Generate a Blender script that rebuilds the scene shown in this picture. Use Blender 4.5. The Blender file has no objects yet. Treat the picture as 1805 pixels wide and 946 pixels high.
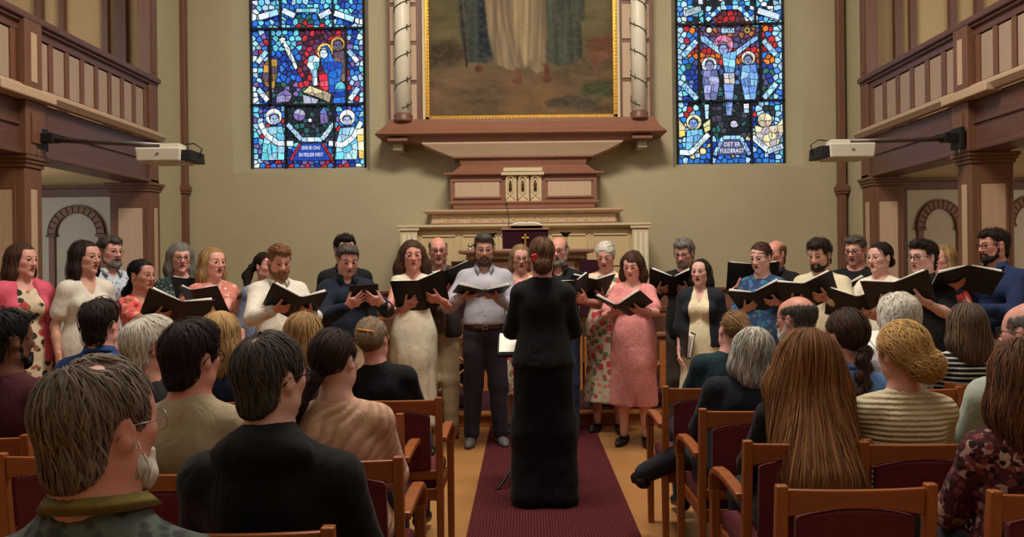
import bpy, bmesh, math, random
import numpy as np
from mathutils import Vector, Matrix

# ------------------------------------------------------------------ camera, light, exposure
SC = bpy.context.scene
COL = SC.collection
FPX, PX0, PY0, ROLL, CAMZ = 1450.0, 926.0, 466.0, 0.0118, 1.52   # focal length in px of the 1805 px frame, vanishing point, roll, eye height
cam_d = bpy.data.cameras.new('camera')
cam = bpy.data.objects.new('camera', cam_d)
COL.objects.link(cam)
SC.camera = cam
cam_d.sensor_width = 36.0
cam_d.lens = FPX * 36.0 / 1805.0
cam_d.shift_x = -(PX0 - 902.5) / 1805.0
cam_d.shift_y = (PY0 - 473.0) / 1805.0
cam_d.clip_start = 0.05
cam.matrix_world = Matrix.Translation((0, 0, CAMZ)) @ Matrix.Rotation(math.pi / 2, 4, 'X') @ Matrix.Rotation(-ROLL, 4, 'Z')

world = bpy.data.worlds.new('world')
SC.world = world
world.use_nodes = True
wb = world.node_tree.nodes['Background']
wb.inputs[0].default_value = (0.62, 0.78, 1.0, 1)
wb.inputs[1].default_value = 0.9

def area_light(name, loc, target, size, size_y, power, color):
    d = bpy.data.lights.new(name, 'AREA')
    d.shape = 'RECTANGLE'; d.size = size; d.size_y = size_y; d.energy = power; d.color = color
    o = bpy.data.objects.new(name, d); COL.objects.link(o)
    o.location = loc
    o.rotation_euler = (Vector(target) - Vector(loc)).to_track_quat('-Z', 'Y').to_euler()
    return o
area_light('ceiling_lamps_front', (0.0, 5.0, 6.6), (0, 6.9, 0.9), 2.6, 1.0, 440, (1.0, 0.92, 0.82))
area_light('ceiling_lamps_rear', (0.0, 0.5, 6.6), (0, 1.5, 0.0), 4.5, 2.5, 80, (1.0, 0.92, 0.82))
area_light('daylight_left_windows', (-6.7, 5.0, 4.6), (0, 6.5, 2.0), 6.0, 2.0, 120, (0.80, 0.90, 1.0))
area_light('daylight_left_aisle', (-6.8, 7.6, 1.7), (-5.0, 9.4, 1.6), 1.6, 1.8, 26, (0.80, 0.92, 1.0))
area_light('daylight_right_aisle', (6.8, 7.6, 1.7), (5.0, 9.4, 1.6), 1.6, 1.8, 18, (1.0, 0.93, 0.80))
area_light('daylight_right_windows', (6.7, 5.0, 4.6), (0, 6.5, 2.0), 6.0, 2.0, 110, (0.92, 0.94, 1.0))
SC.view_settings.view_transform = 'Standard'
SC.view_settings.look = 'None'
SC.view_settings.gamma = 1.0
SC.view_settings.use_curve_mapping = False
SC.view_settings.exposure = -0.12

# ------------------------------------------------------------------ helpers
def at(px, py, d):
    """world point at depth d that the photograph shows at pixel (px, py)"""
    u, v = px - PX0, py - PY0
    u2, v2 = u - ROLL * v, v + ROLL * u
    return Vector((u2 * d / FPX, d, CAMZ - v2 * d / FPX))
def lin(c):
    return tuple(((x / 255.0) / 12.92 if x / 255.0 <= 0.04045 else ((x / 255.0 + 0.055) / 1.055) ** 2.4) for x in c)
def tag(o, label=None, cat=None, group=None, kind=None):
    if label: o['label'] = label
    if cat: o['category'] = cat
    if group: o['group'] = group
    if kind: o['kind'] = kind
    return o
def empty(name, loc=(0, 0, 0), rz=0.0, s=1.0, parent=None):
    o = bpy.data.objects.new(name, None); COL.objects.link(o)
    o.location = loc; o.rotation_euler = (0, 0, rz); o.scale = (s, s, s)
    o.empty_display_size = 0.05
    if parent: o.parent = parent
    return o
def mesh_data(name, V, Q, mat=None, smooth=False, col=None, T=None):
    V = np.asarray(V, np.float32).reshape(-1, 3)
    me = bpy.data.meshes.new(name)
    Q = np.asarray(Q, np.int32).reshape(-1, 4) if Q is not None and len(Q) else np.zeros((0, 4), np.int32)
    T = np.asarray(T, np.int32).reshape(-1, 3) if T is not None and len(T) else np.zeros((0, 3), np.int32)
    nl = Q.size + T.size
    me.vertices.add(len(V)); me.vertices.foreach_set('co', V.ravel())
    me.loops.add(nl); me.loops.foreach_set('vertex_index', np.concatenate([Q.ravel(), T.ravel()]))
    npoly = len(Q) + len(T)
    me.polygons.add(npoly)
    st = np.concatenate([np.arange(len(Q)) * 4, Q.size + np.arange(len(T)) * 3]).astype(np.int32)
    me.polygons.foreach_set('loop_start', st)
    try:
        me.polygons.foreach_set('loop_total', np.concatenate([np.full(len(Q), 4), np.full(len(T), 3)]).astype(np.int32))
    except Exception:
        pass
    me.polygons.foreach_set('use_smooth', np.full(npoly, bool(smooth)))
    if col is not None:
        a = me.color_attributes.new('Col', 'FLOAT_COLOR', 'POINT')
        c = np.ones((len(V), 4), np.float32); c[:, :3] = col
        a.data.foreach_set('color', c.ravel())
    me.update(calc_edges=True)
    if mat: me.materials.append(mat)
    return me
def link(name, me, parent=None):
    o = bpy.data.objects.new(name, me); COL.objects.link(o)
    if parent: o.parent = parent
    return o
def mesh(name, V, Q, mat=None, parent=None, smooth=False, col=None, T=None):
    return link(name, mesh_data(name, V, Q, mat, smooth, col, T), parent)
BOXQ = np.array([(0, 2, 3, 1), (4, 5, 7, 6), (0, 1, 5, 4), (2, 6, 7, 3), (0, 4, 6, 2), (1, 3, 7, 5)])
class MB:
    """collects boxes, prisms, tubes into one mesh"""
    def __init__(s): s.V = []; s.Q = []; s.T = []; s.n = 0
    def add(s, V, Q=(), T=()):
        V = np.asarray(V, float).reshape(-1, 3)
        s.V.append(V)
        if len(Q): s.Q.append(np.asarray(Q, int).reshape(-1, 4) + s.n)
        if len(T): s.T.append(np.asarray(T, int).reshape(-1, 3) + s.n)
        s.n += len(V); return s
    def box(s, x0, x1, y0, y1, z0, z1):
        V = [(x, y, z) for z in (min(z0, z1), max(z0, z1)) for y in (min(y0, y1), max(y0, y1)) for x in (min(x0, x1), max(x0, x1))]
        return s.add(V, BOXQ)
    def hexa(s, bottom, top):
        """bottom / top: four points each, counter-clockwise seen from above"""
        V = list(bottom) + list(top)
        return s.add(V, [(3, 2, 1, 0), (4, 5, 6, 7), (0, 1, 5, 4), (1, 2, 6, 5), (2, 3, 7, 6), (3, 0, 4, 7)])
    def prism(s, pts, off):
        """polygon pts extruded by off; fan caps (convex or nearly)"""
        pts = [Vector(p) for p in pts]; off = Vector(off); n = len(pts)
        c0 = sum(pts, Vector()) / n
        V = pts + [p + off for p in pts] + [c0, c0 + off]
        Q = [(i, (i + 1) % n, n + (i + 1) % n, n + i) for i in range(n)]
        T = [((i + 1) % n, i, 2 * n) for i in range(n)] + [(n + i, n + (i + 1) % n, 2 * n + 1) for i in range(n)]
        return s.add([tuple(v) for v in V], Q, T)
    def tube(s, P, R, n=8, cap=True):
        V, Q, T = tube_arrays(P, R, n, cap); return s.add(V, Q, T)
    def lathe(s, prof, n=20, c=(0, 0, 0)):
        m = len(prof); V = []
        for k in range(n):
            a = 2 * math.pi * k / n
            for r, z in prof: V.append((c[0] + r * math.cos(a), c[1] + r * math.sin(a), c[2] + z))
        Q = [(k * m + i, ((k + 1) % n) * m + i, ((k + 1) % n) * m + i + 1, k * m + i + 1) for k in range(n) for i in range(m - 1)]
        return s.add(V, Q)
    def profile(s, prof, x0, x1, mx0=0.0, mx1=0.0):
        """moulding profile [(y, z)...] run along x from x0 to x1; mx: extra length per unit of -y (mitred returns)"""
        y0 = max(p[0] for p in prof); n = len(prof)
        V = [(x0 - (y0 - y) * mx0, y, z) for y, z in prof] + [(x1 + (y0 - y) * mx1, y, z) for y, z in prof]
        Q = [(i, i + 1, n + i + 1, n + i) for i in range(n - 1)] + [(n - 1, 0, n, 2 * n - 1)]
        c = len(V); V += [tuple(np.mean(V[:n], axis=0)), tuple(np.mean(V[n:2 * n], axis=0))]
        T = [((i + 1) % n, i, c) for i in range(n)] + [(n + i, n + (i + 1) % n, c + 1) for i in range(n)]
        return s.add(V, Q, T)
    def build(s, name, mat, parent=None, smooth=False, bevel=0.0):
        V = np.concatenate(s.V); Q = np.concatenate(s.Q) if s.Q else None; T = np.concatenate(s.T) if s.T else None
        me = mesh_data(name, V, Q, mat, smooth, None, T)
        if bevel:
            bm = bmesh.new(); bm.from_mesh(me)
            bmesh.ops.recalc_face_normals(bm, faces=bm.faces)
            ed = [e for e in bm.edges if len(e.link_faces) == 2 and e.calc_face_angle(0) > 0.6]
            bmesh.ops.bevel(bm, geom=ed, offset=bevel, segments=2, affect='EDGES', profile=0.5, clamp_overlap=True)
            bm.to_mesh(me); bm.free()
        else:
            bm = bmesh.new(); bm.from_mesh(me); bmesh.ops.recalc_face_normals(bm, faces=bm.faces); bm.to_mesh(me); bm.free()
        return link(name, me, parent)
def tube_arrays(P, R, n=8, cap=True):
    P = np.asarray(P, float); m = len(P)
    R = np.full(m, R, float) if np.isscalar(R) else np.asarray(R, float)
    Tn = np.gradient(P, axis=0); Tn /= np.linalg.norm(Tn, axis=1)[:, None] + 1e-12
    up = np.array([0, 0, 1.0]) if abs(Tn[0][2]) < 0.9 else np.array([1.0, 0, 0])
    N = np.cross(Tn[0], up); N /= np.linalg.norm(N); V = []
    for i in range(m):
        N = N - Tn[i] * N.dot(Tn[i]); N /= np.linalg.norm(N) + 1e-12
        Bn = np.cross(Tn[i], N)
        a = np.arange(n) * 2 * math.pi / n
        V.append(P[i] + R[i] * (np.cos(a)[:, None] * N + np.sin(a)[:, None] * Bn))
    V = np.concatenate(V)
    Q = [(i * n + j, i * n + (j + 1) % n, (i + 1) * n + (j + 1) % n, (i + 1) * n + j) for i in range(m - 1) for j in range(n)]
    T = []
    if cap:
        V = np.concatenate([V, P[:1], P[-1:]]); a, b = len(V) - 2, len(V) - 1
        T = [((j + 1) % n, j, a) for j in range(n)] + [((m - 1) * n + j, (m - 1) * n + (j + 1) % n, b) for j in range(n)]
    return V, Q, T
def copy_tree(o, parent=None):
    c = o.copy(); COL.objects.link(c); c.parent = parent
    for ch in list(o.children):
        copy_tree(ch, c)
    return c

# ------------------------------------------------------------------ materials
def mat_new(name):
    m = bpy.data.materials.new(name); m.use_nodes = True
    nt = m.node_tree; b = nt.nodes['Principled BSDF']
    return m, nt, b
def N(nt, t, **kw):
    n = nt.nodes.new(t)
    for k, v in kw.items(): setattr(n, k, v)
    return n
def bump(nt, b, height, strength=0.3, dist=0.01):
    n = N(nt, 'ShaderNodeBump'); n.inputs['Strength'].default_value = strength; n.inputs['Distance'].default_value = dist
    nt.links.new(height, n.inputs['Height']); nt.links.new(n.outputs[0], b.inputs['Normal'])
def coords(nt, scale=(1, 1, 1), kind='Object'):
    tc = N(nt, 'ShaderNodeTexCoord'); mp = N(nt, 'ShaderNodeMapping'); mp.inputs['Scale'].default_value = scale
    nt.links.new(tc.outputs[kind], mp.inputs['Vector']); return mp.outputs[0]
def noise(nt, vec, scale, detail=3.0, rough=0.55):
    n = N(nt, 'ShaderNodeTexNoise'); n.inputs['Scale'].default_value = scale; n.inputs['Detail'].default_value = detail
    n.inputs['Roughness'].default_value = rough; nt.links.new(vec, n.inputs['Vector']); return n
def ramp(nt, fac, stops, interp='LINEAR'):
    r = N(nt, 'ShaderNodeValToRGB'); r.color_ramp.interpolation = interp
    e = r.color_ramp.elements
    while len(e) < len(stops): e.new(0.5)
    for i, (p, c) in enumerate(stops):
        e[i].position = p; e[i].color = (*c, 1)
    nt.links.new(fac, r.inputs[0]); return r.outputs[0]
def scale_c(c, f): return tuple(min(1, x * f) for x in c)
def mat_plain(name, rgb, rough=0.6, var=0.12, nscale=6.0, bstr=0.15, bscale=60.0, metal=0.0, spec=0.4, stretch=(1, 1, 1)):
    m, nt, b = mat_new(name); c = lin(rgb)
    v = coords(nt, stretch)
    n = noise(nt, v, nscale, 4)
    nt.links.new(ramp(nt, n.outputs[0], [(0.3, scale_c(c, 1 - var)), (0.7, scale_c(c, 1 + var))]), b.inputs['Base Color'])
    b.inputs['Roughness'].default_value = rough; b.inputs['Metallic'].default_value = metal
    b.inputs['Specular IOR Level'].default_value = spec
    if bstr: bump(nt, b, noise(nt, v, bscale, 3).outputs[0], bstr, 0.004)
    return m
def mat_wood(name, rgb, rough=0.42, axis=2, gscale=9.0, contrast=0.28):
    m, nt, b = mat_new(name); c = lin(rgb)
    st = [gscale * 4, gscale * 4, gscale * 4]; st[axis] = gscale * 0.28
    v = coords(nt, tuple(st))
    n = noise(nt, v, 1.0, 5, 0.62); n.inputs['Distortion'].default_value = 0.6
    nt.links.new(ramp(nt, n.outputs[0], [(0.28, scale_c(c, 1 - contrast)), (0.52, c), (0.75, scale_c(c, 1 + contrast * 0.8))]), b.inputs['Base Color'])
    b.inputs['Roughness'].default_value = rough
    bump(nt, b, n.outputs[0], 0.08, 0.003)
    return m
def mat_attr(name, rough=0.5, spec=0.4, bscale=0, bstr=0.0, stretch=(1, 1, 1), sss=0.0):
    m, nt, b = mat_new(name)
    a = N(nt, 'ShaderNodeAttribute'); a.attribute_name = 'Col'
    nt.links.new(a.outputs['Color'], b.inputs['Base Color'])
    b.inputs['Roughness'].default_value = rough; b.inputs['Specular IOR Level'].default_value = spec
    if bscale: bump(nt, b, noise(nt, coords(nt, stretch), bscale, 3).outputs[0], bstr, 0.003)
    return m
def mat_fabric(name, rgb, pattern=None, cols=(), scale=30.0, rough=0.85, weave=260.0, var=0.1, density=0.5):
    """woven cloth: plain, floral blotches, dots, stripes, knit"""
    m, nt, b = mat_new(name); c = lin(rgb)
    v = coords(nt)
    n = noise(nt, v, 9.0, 3)
    base = ramp(nt, n.outputs[0], [(0.3, scale_c(c, 1 - var)), (0.7, scale_c(c, 1 + var))])
    out = base
    def mix(fac, a, colr):
        mx = N(nt, 'ShaderNodeMix', data_type='RGBA')
        nt.links.new(fac, mx.inputs[0]); nt.links.new(a, mx.inputs[6]); mx.inputs[7].default_value = (*lin(colr), 1); return mx.outputs[2]
    h = noise(nt, v, weave, 2).outputs[0]; hs = 0.12
    if pattern == 'floral':
        for i, cc in enumerate(cols):
            vo = N(nt, 'ShaderNodeTexVoronoi'); vo.inputs['Scale'].default_value = scale * (1 + 0.23 * i)
            mp = N(nt, 'ShaderNodeMapping'); mp.inputs['Location'].default_value = (1.7 * i, 0.9 * i, 2.3 * i)
            ad = N(nt, 'ShaderNodeMix', data_type='RGBA', blend_type='ADD'); ad.inputs[0].default_value = 0.02
            nt.links.new(v, mp.inputs[0]); nt.links.new(mp.outputs[0], ad.inputs[6])
            nz = noise(nt, v, scale * 2.2, 2); nt.links.new(nz.outputs[1], ad.inputs[7])
            nt.links.new(ad.outputs[2], vo.inputs['Vector'])
            f = ramp(nt, vo.outputs['Distance'], [(density * (0.62 - 0.05 * i), (1, 1, 1)), (density * (0.74 - 0.05 * i), (0, 0, 0))])
            sel = N(nt, 'ShaderNodeSeparateColor'); nt.links.new(vo.outputs['Color'], sel.inputs[0])
            g = ramp(nt, sel.outputs[i % 3], [(0.36, (0, 0, 0)), (0.4, (1, 1, 1))])
            mu = N(nt, 'ShaderNodeMath', operation='MULTIPLY'); nt.links.new(f, mu.inputs[0]); nt.links.new(g, mu.inputs[1])
            out = mix(mu.outputs[0], out, cc)
    elif pattern == 'dots':
        vo = N(nt, 'ShaderNodeTexVoronoi'); vo.inputs['Scale'].default_value = scale; nt.links.new(v, vo.inputs['Vector'])
        f = ramp(nt, vo.outputs['Distance'], [(density * 0.5, (1, 1, 1)), (density * 0.6, (0, 0, 0))]); out = mix(f, out, cols[0])
    elif pattern == 'stripes':
        w = N(nt, 'ShaderNodeTexWave', bands_direction='Z'); w.inputs['Scale'].default_value = scale; w.inputs['Distortion'].default_value = 0.15
        nt.links.new(v, w.inputs['Vector'])
        f = ramp(nt, w.outputs[1], [(0.70, (0, 0, 0)), (0.78, (1, 1, 1))]); out = mix(f, out, cols[0])
    elif pattern == 'knit':
        w = N(nt, 'ShaderNodeTexWave', bands_direction='Z'); w.inputs['Scale'].default_value = scale; w.inputs['Distortion'].default_value = 1.0
        w.inputs['Detail Scale'].default_value = 3.0
        nt.links.new(v, w.inputs['Vector']); h = w.outputs[1]; hs = 0.5
    elif pattern == 'wavy':
        w = N(nt, 'ShaderNodeTexWave', bands_direction='DIAGONAL'); w.inputs['Scale'].default_value = scale; w.inputs['Distortion'].default_value = 9.0
        w.inputs['Detail'].default_value = 1.0; w.inputs['Detail Scale'].default_value = 0.6; nt.links.new(v, w.inputs['Vector']); out = mix(ramp(nt, w.outputs[1], [(.05, (.5, .5, .5)), (.35, (0, 0, 0))]), out, tuple(x * .72 for x in rgb))
        nt.links.new(v, w.inputs['Vector']); h = w.outputs[1]; hs = 0.5
    elif pattern == 'zigzag':
        w = N(nt, 'ShaderNodeTexVoronoi'); w.inputs['Scale'].default_value = scale; nt.links.new(v, w.inputs['Vector'])
        f = ramp(nt, w.outputs['Distance'], [(0.3, (0, 0, 0)), (0.5, (1, 1, 1))]); out = mix(f, out, cols[0])
    nt.links.new(out, b.inputs['Base Color'])
    b.inputs['Roughness'].default_value = rough; b.inputs['Specular IOR Level'].default_value = 0.2
    try: b.inputs['Sheen Weight'].default_value = 0.05
    except Exception: pass
    wr = noise(nt, coords(nt, (1, 1, 0.55)), 11.0, 2.5, 0.6); wr.inputs['Distortion'].default_value = 0.8
    b1 = N(nt, 'ShaderNodeBump'); b1.inputs['Strength'].default_value = 0.38; b1.inputs['Distance'].default_value = 0.03
    nt.links.new(wr.outputs[0], b1.inputs['Height'])
    b2 = N(nt, 'ShaderNodeBump'); b2.inputs['Strength'].default_value = hs; b2.inputs['Distance'].default_value = 0.012 if pattern in ('knit', 'wavy') else 0.004
    nt.links.new(h, b2.inputs['Height']); nt.links.new(b1.outputs[0], b2.inputs['Normal']); nt.links.new(b2.outputs[0], b.inputs['Normal'])
    return m
# ------------------------------------------------------------------ implicit surfaces (smooth unions of rounded cones and ellipsoids, meshed by surface nets)
def nv(v):
    v = np.asarray(v, float); return v / (np.linalg.norm(v) + 1e-12)
class Seg:
    def __init__(s, a, b, ra, rb, k=0.02, flat=None, sub=False):
        s.a = np.asarray(a, float); s.b = np.asarray(b, float); s.ra = ra; s.rb = rb; s.k = k; s.sub = sub
        s.flat = None if flat is None else (nv(flat[0]), flat[1])
    def bbox(s):
        r = max(s.ra, s.rb)
        if s.flat and s.flat[1] > 1: r *= s.flat[1]
        return np.minimum(s.a, s.b) - r, np.maximum(s.a, s.b) + r
    def ev(s, x, y, z):
        ba = s.b - s.a; L = float(ba @ ba) + 1e-12
        px, py, pz = x - s.a[0], y - s.a[1], z - s.a[2]
        h = np.clip((px * ba[0] + py * ba[1] + pz * ba[2]) / L, 0, 1)
        dx, dy, dz = px - h * ba[0], py - h * ba[1], pz - h * ba[2]
        r = s.ra + (s.rb - s.ra) * h
        q = dx * dx + dy * dy + dz * dz
        if s.flat:
            n, f = s.flat; c = dx * n[0] + dy * n[1] + dz * n[2]
            q = q + c * c * (1 / (f * f) - 1)
            return (np.sqrt(np.maximum(q, 0)) - r) * min(1.0, f)
        return np.sqrt(q) - r
class Ell:
    def __init__(s, c, r, k=0.02, R=None, sub=False):
        s.c = np.asarray(c, float); s.r = np.asarray(r, float); s.k = k; s.R = R; s.sub = sub
    def bbox(s):
        m = s.r if s.R is None else np.sqrt((np.asarray(s.R) ** 2) @ (s.r ** 2))
        return s.c - m, s.c + m
    def ev(s, x, y, z):
        px, py, pz = x - s.c[0], y - s.c[1], z - s.c[2]
        if s.R is not None:
            R = s.R
            px, py, pz = (px * R[0][0] + py * R[1][0] + pz * R[2][0], px * R[0][1] + py * R[1][1] + pz * R[2][1], px * R[0][2] + py * R[1][2] + pz * R[2][2])
        r = s.r
        k0 = np.sqrt((px / r[0]) ** 2 + (py / r[1]) ** 2 + (pz / r[2]) ** 2)
        k1 = np.sqrt((px / r[0] ** 2) ** 2 + (py / r[1] ** 2) ** 2 + (pz / r[2] ** 2) ** 2) + 1e-9
        return k0 * (k0 - 1) / k1
class Cut:
    """keeps the side of the plane the normal points away from"""
    def __init__(s, p, n, k=0.0): s.p = np.asarray(p, float); s.n = nv(n); s.sub = None; s.k = k
    def ev(s, x, y, z): return (x - s.p[0]) * s.n[0] + (y - s.p[1]) * s.n[1] + (z - s.p[2]) * s.n[2]
def smin(a, b, k):
    if k <= 0: return np.minimum(a, b)
    h = np.maximum(k - np.abs(a - b), 0) / k
    return np.minimum(a, b) - h * h * k * 0.25
def rot_prims(prims, R, t):
    out = []
    R = np.asarray(R, float); t = np.asarray(t, float)
    for p in prims:
        if isinstance(p, Seg):
            out.append(Seg(R @ p.a + t, R @ p.b + t, p.ra, p.rb, p.k, None if p.flat is None else (R @ p.flat[0], p.flat[1]), p.sub))
        elif isinstance(p, Ell):
            R0 = np.eye(3) if p.R is None else np.asarray(p.R)
            out.append(Ell(R @ p.c + t, p.r, p.k, R @ R0, p.sub))
        else:
            out.append(Cut(R @ p.p + t, R @ p.n, p.k))
    return out
def eval_pts(prims, P):
    x, y, z = P[:, 0], P[:, 1], P[:, 2]; V = np.full(len(P), 0.2)
    for p in prims:
        d = p.ev(x, y, z)
        if p.sub is None: V = -smin(-V, -d, p.k)
        elif p.sub: V = -smin(-V, d, p.k)
        else: V = smin(V, d, p.k)
    return V
def nets(prims, step):
    lo = np.min([p.bbox()[0] for p in prims if p.sub is False], axis=0) - 3 * step
    hi = np.max([p.bbox()[1] for p in prims if p.sub is False], axis=0) + 3 * step
    ax = [np.arange(lo[i], hi[i] + step, step).astype(np.float32) for i in range(3)]
    V = np.full([len(a) for a in ax], 0.2, np.float32)
    for p in prims:
        if p.sub is None:
            V = -smin(-V, -p.ev(ax[0][:, None, None], ax[1][None, :, None], ax[2][None, None, :]).astype(np.float32), p.k); continue
        a, b = p.bbox(); m = p.k + 2.5 * step
        i0 = [max(0, int((a[i] - m - ax[i][0]) / step)) for i in range(3)]
        i1 = [min(len(ax[i]), int((b[i] + m - ax[i][0]) / step) + 2) for i in range(3)]
        if any(i1[i] <= i0[i] for i in range(3)): continue
        sl = tuple(slice(i0[i], i1[i]) for i in range(3))
        d = p.ev(ax[0][sl[0]][:, None, None], ax[1][sl[1]][None, :, None], ax[2][sl[2]][None, None, :]).astype(np.float32)
        V[sl] = -smin(-V[sl], d, p.k) if p.sub else smin(V[sl], d, p.k)
    ins = V < 0
    n = [s - 1 for s in V.shape]
    cnt = np.zeros(n, np.int8)
    offs = [(i, j, k) for i in (0, 1) for j in (0, 1) for k in (0, 1)]
    for i, j, k in offs: cnt += ins[i:i + n[0], j:j + n[1], k:k + n[2]]
    act = np.argwhere((cnt > 0) & (cnt < 8))
    if not len(act): return np.zeros((0, 3)), np.zeros((0, 4), int)
    cid = np.full(n, -1, np.int32); cid[act[:, 0], act[:, 1], act[:, 2]] = np.arange(len(act))
    cv = np.stack([V[act[:, 0] + i, act[:, 1] + j, act[:, 2] + k] for i, j, k in offs], 1)
    acc = np.zeros((len(act), 3)); num = np.zeros(len(act))
    of = np.array(offs, float)
    for e0 in range(8):
        for b in (1, 2, 4):
            if e0 & b: continue
            e1 = e0 | b
            a0, a1 = cv[:, e0], cv[:, e1]
            m = (a0 < 0) != (a1 < 0)
            t = np.where(m, a0 / np.where(m, a0 - a1, 1), 0)
            acc += m[:, None] * (of[e0] + t[:, None] * (of[e1] - of[e0])); num += m
    P = (act + acc / num[:, None]) * step + np.array([a[0] for a in ax])
    Q = []
    for axn in range(3):
        sl0 = [slice(None)] * 3; sl1 = [slice(None)] * 3
        sl0[axn] = slice(0, -1); sl1[axn] = slice(1, None)
        A, B = ins[tuple(sl0)], ins[tuple(sl1)]
        e = np.argwhere(A != B)
        o1, o2 = [i for i in range(3) if i != axn]
        e = e[(e[:, o1] > 0) & (e[:, o2] > 0) & (e[:, o1] < V.shape[o1] - 1) & (e[:, o2] < V.shape[o2] - 1)]
        def g(d1, d2):
            q = e.copy(); q[:, o1] += d1; q[:, o2] += d2; return cid[q[:, 0], q[:, 1], q[:, 2]]
        q = np.stack([g(-1, -1), g(0, -1), g(0, 0), g(-1, 0)], 1)
        fl = A[e[:, 0], e[:, 1], e[:, 2]]
        if axn == 1: fl = ~fl
        q[~fl] = q[~fl][:, ::-1]
        Q.append(q)
    Q = np.concatenate(Q); Q = Q[(Q >= 0).all(1)]
    return P, Q
def vnormals(P, Q):
    n = np.cross(P[Q[:, 2]] - P[Q[:, 0]], P[Q[:, 3]] - P[Q[:, 1]])
    out = np.zeros_like(P)
    for i in range(4): np.add.at(out, Q[:, i], n)
    return out / (np.linalg.norm(out, axis=1)[:, None] + 1e-12)
def wob(P, freq, seed, stretch=(1, 1, 1)):
    r = np.random.RandomState(seed); s = np.zeros(len(P))
    for i in range(6):
        d = r.normal(size=3); d /= np.linalg.norm(d)
        s += np.sin((P * np.asarray(stretch)) @ d * freq * (0.6 + 0.9 * r.rand()) + r.rand() * 6.28)
    return s / 6

# ------------------------------------------------------------------ head, hair, hands
def rz(a): c, s = math.cos(a), math.sin(a); return np.array([[c, -s, 0], [s, c, 0], [0, 0, 1.0]])
def rx(a): c, s = math.cos(a), math.sin(a); return np.array([[1.0, 0, 0], [0, c, -s], [0, s, c]])
def ry(a): c, s = math.cos(a), math.sin(a); return np.array([[c, 0, s], [0, 1.0, 0], [-s, 0, c]])
def head_prims(S):
    fem = S['fem']; fw = S.setdefault('fw', .95); jw = S.get('jw', 0.92 if fem else 1.05); ns = S.get('nose', 0.92 if fem else 1.08)
    sing = S.get('sing', 0.2); p = []
    p.append(Ell((0, .02, .032), (.073 * fw, .093, .084), .02))
    p.append(Ell((0, -.016, -.03), (.059 * fw, .068, .085), .04))
    p.append(Ell((0, -.046, .038), (.052 * fw, .031, .040), .035))
    for s in (-1, 1):
        p.append(Ell((s * .046 * jw * fw, -.012, -.066), (.022, .032, .026), .035))
        p.append(Ell((s * .041 * fw, -.047, -.016), (.020, .024, .019), .03))
        p.append(Seg((s * .012, -.078, .022), (s * .04 * fw, -.066, .021), .009 if fem else .012, .007, .018))
    p.append(Ell((0, -.061, -.102), (.021 * jw, .020, .018), .035))
    for s in (-1, 1):
        p.append(Ell((s * .031 * fw, -.090, .002), (.017, .017, .0125), .012, sub=True))
    p.append(Seg((0, -.080, .016), (0, -.099 - .004 * ns, -.028), .0075 * ns, .0105 * ns, .013))
    for s in (-1, 1):
        p.append(Ell((s * .0115 * ns, -.092, -.032), (.0075 * ns, .010, .0068), .008))
        closed = S.get('closed', False)
        if closed:
            p.append(Ell((s * .031 * fw, -.0725, .003), (.0165, .0125, .0105), .006))
        else:
            p.append(Ell((s * .031 * fw, -.0722, .0115), (.0165, .0135, .006), .005))
            p.append(Ell((s * .031 * fw, -.0715, -.0085), (.0155, .0120, .005), .005))
    mo = .002 + .010 * sing
    for s in (-1, 1):
        p.append(Seg((0, -.0875, -.0545), (s * .024, -.077, -.0585), .0055, .003, .006))
        p.append(Seg((0, -.0855, -.063 - mo), (s * .022, -.075, -.061 - mo * .5), .0062, .003, .006))
    p.append(Ell((0, -.092, -.0588 - mo * .5), (.0205, .020, .0006 + mo * .55), .003, sub=True))
    for s in (-1, 1):
        Re = rz(s * .35) @ rx(-.18)
        p.append(Ell((s * .0765 * fw, .014, -.004), (.0085, .0185, .031), .008, Re))
        p.append(Ell((s * .088 * fw, .010, -.001), (.0075, .0095, .018), .006, Re, sub=True))
    return p
def neck_prims(S):
    r = .047 if S['fem'] else .055
    r *= S.get('neck', 1.0)
    return r
HAIR_FLOW = {}
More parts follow.
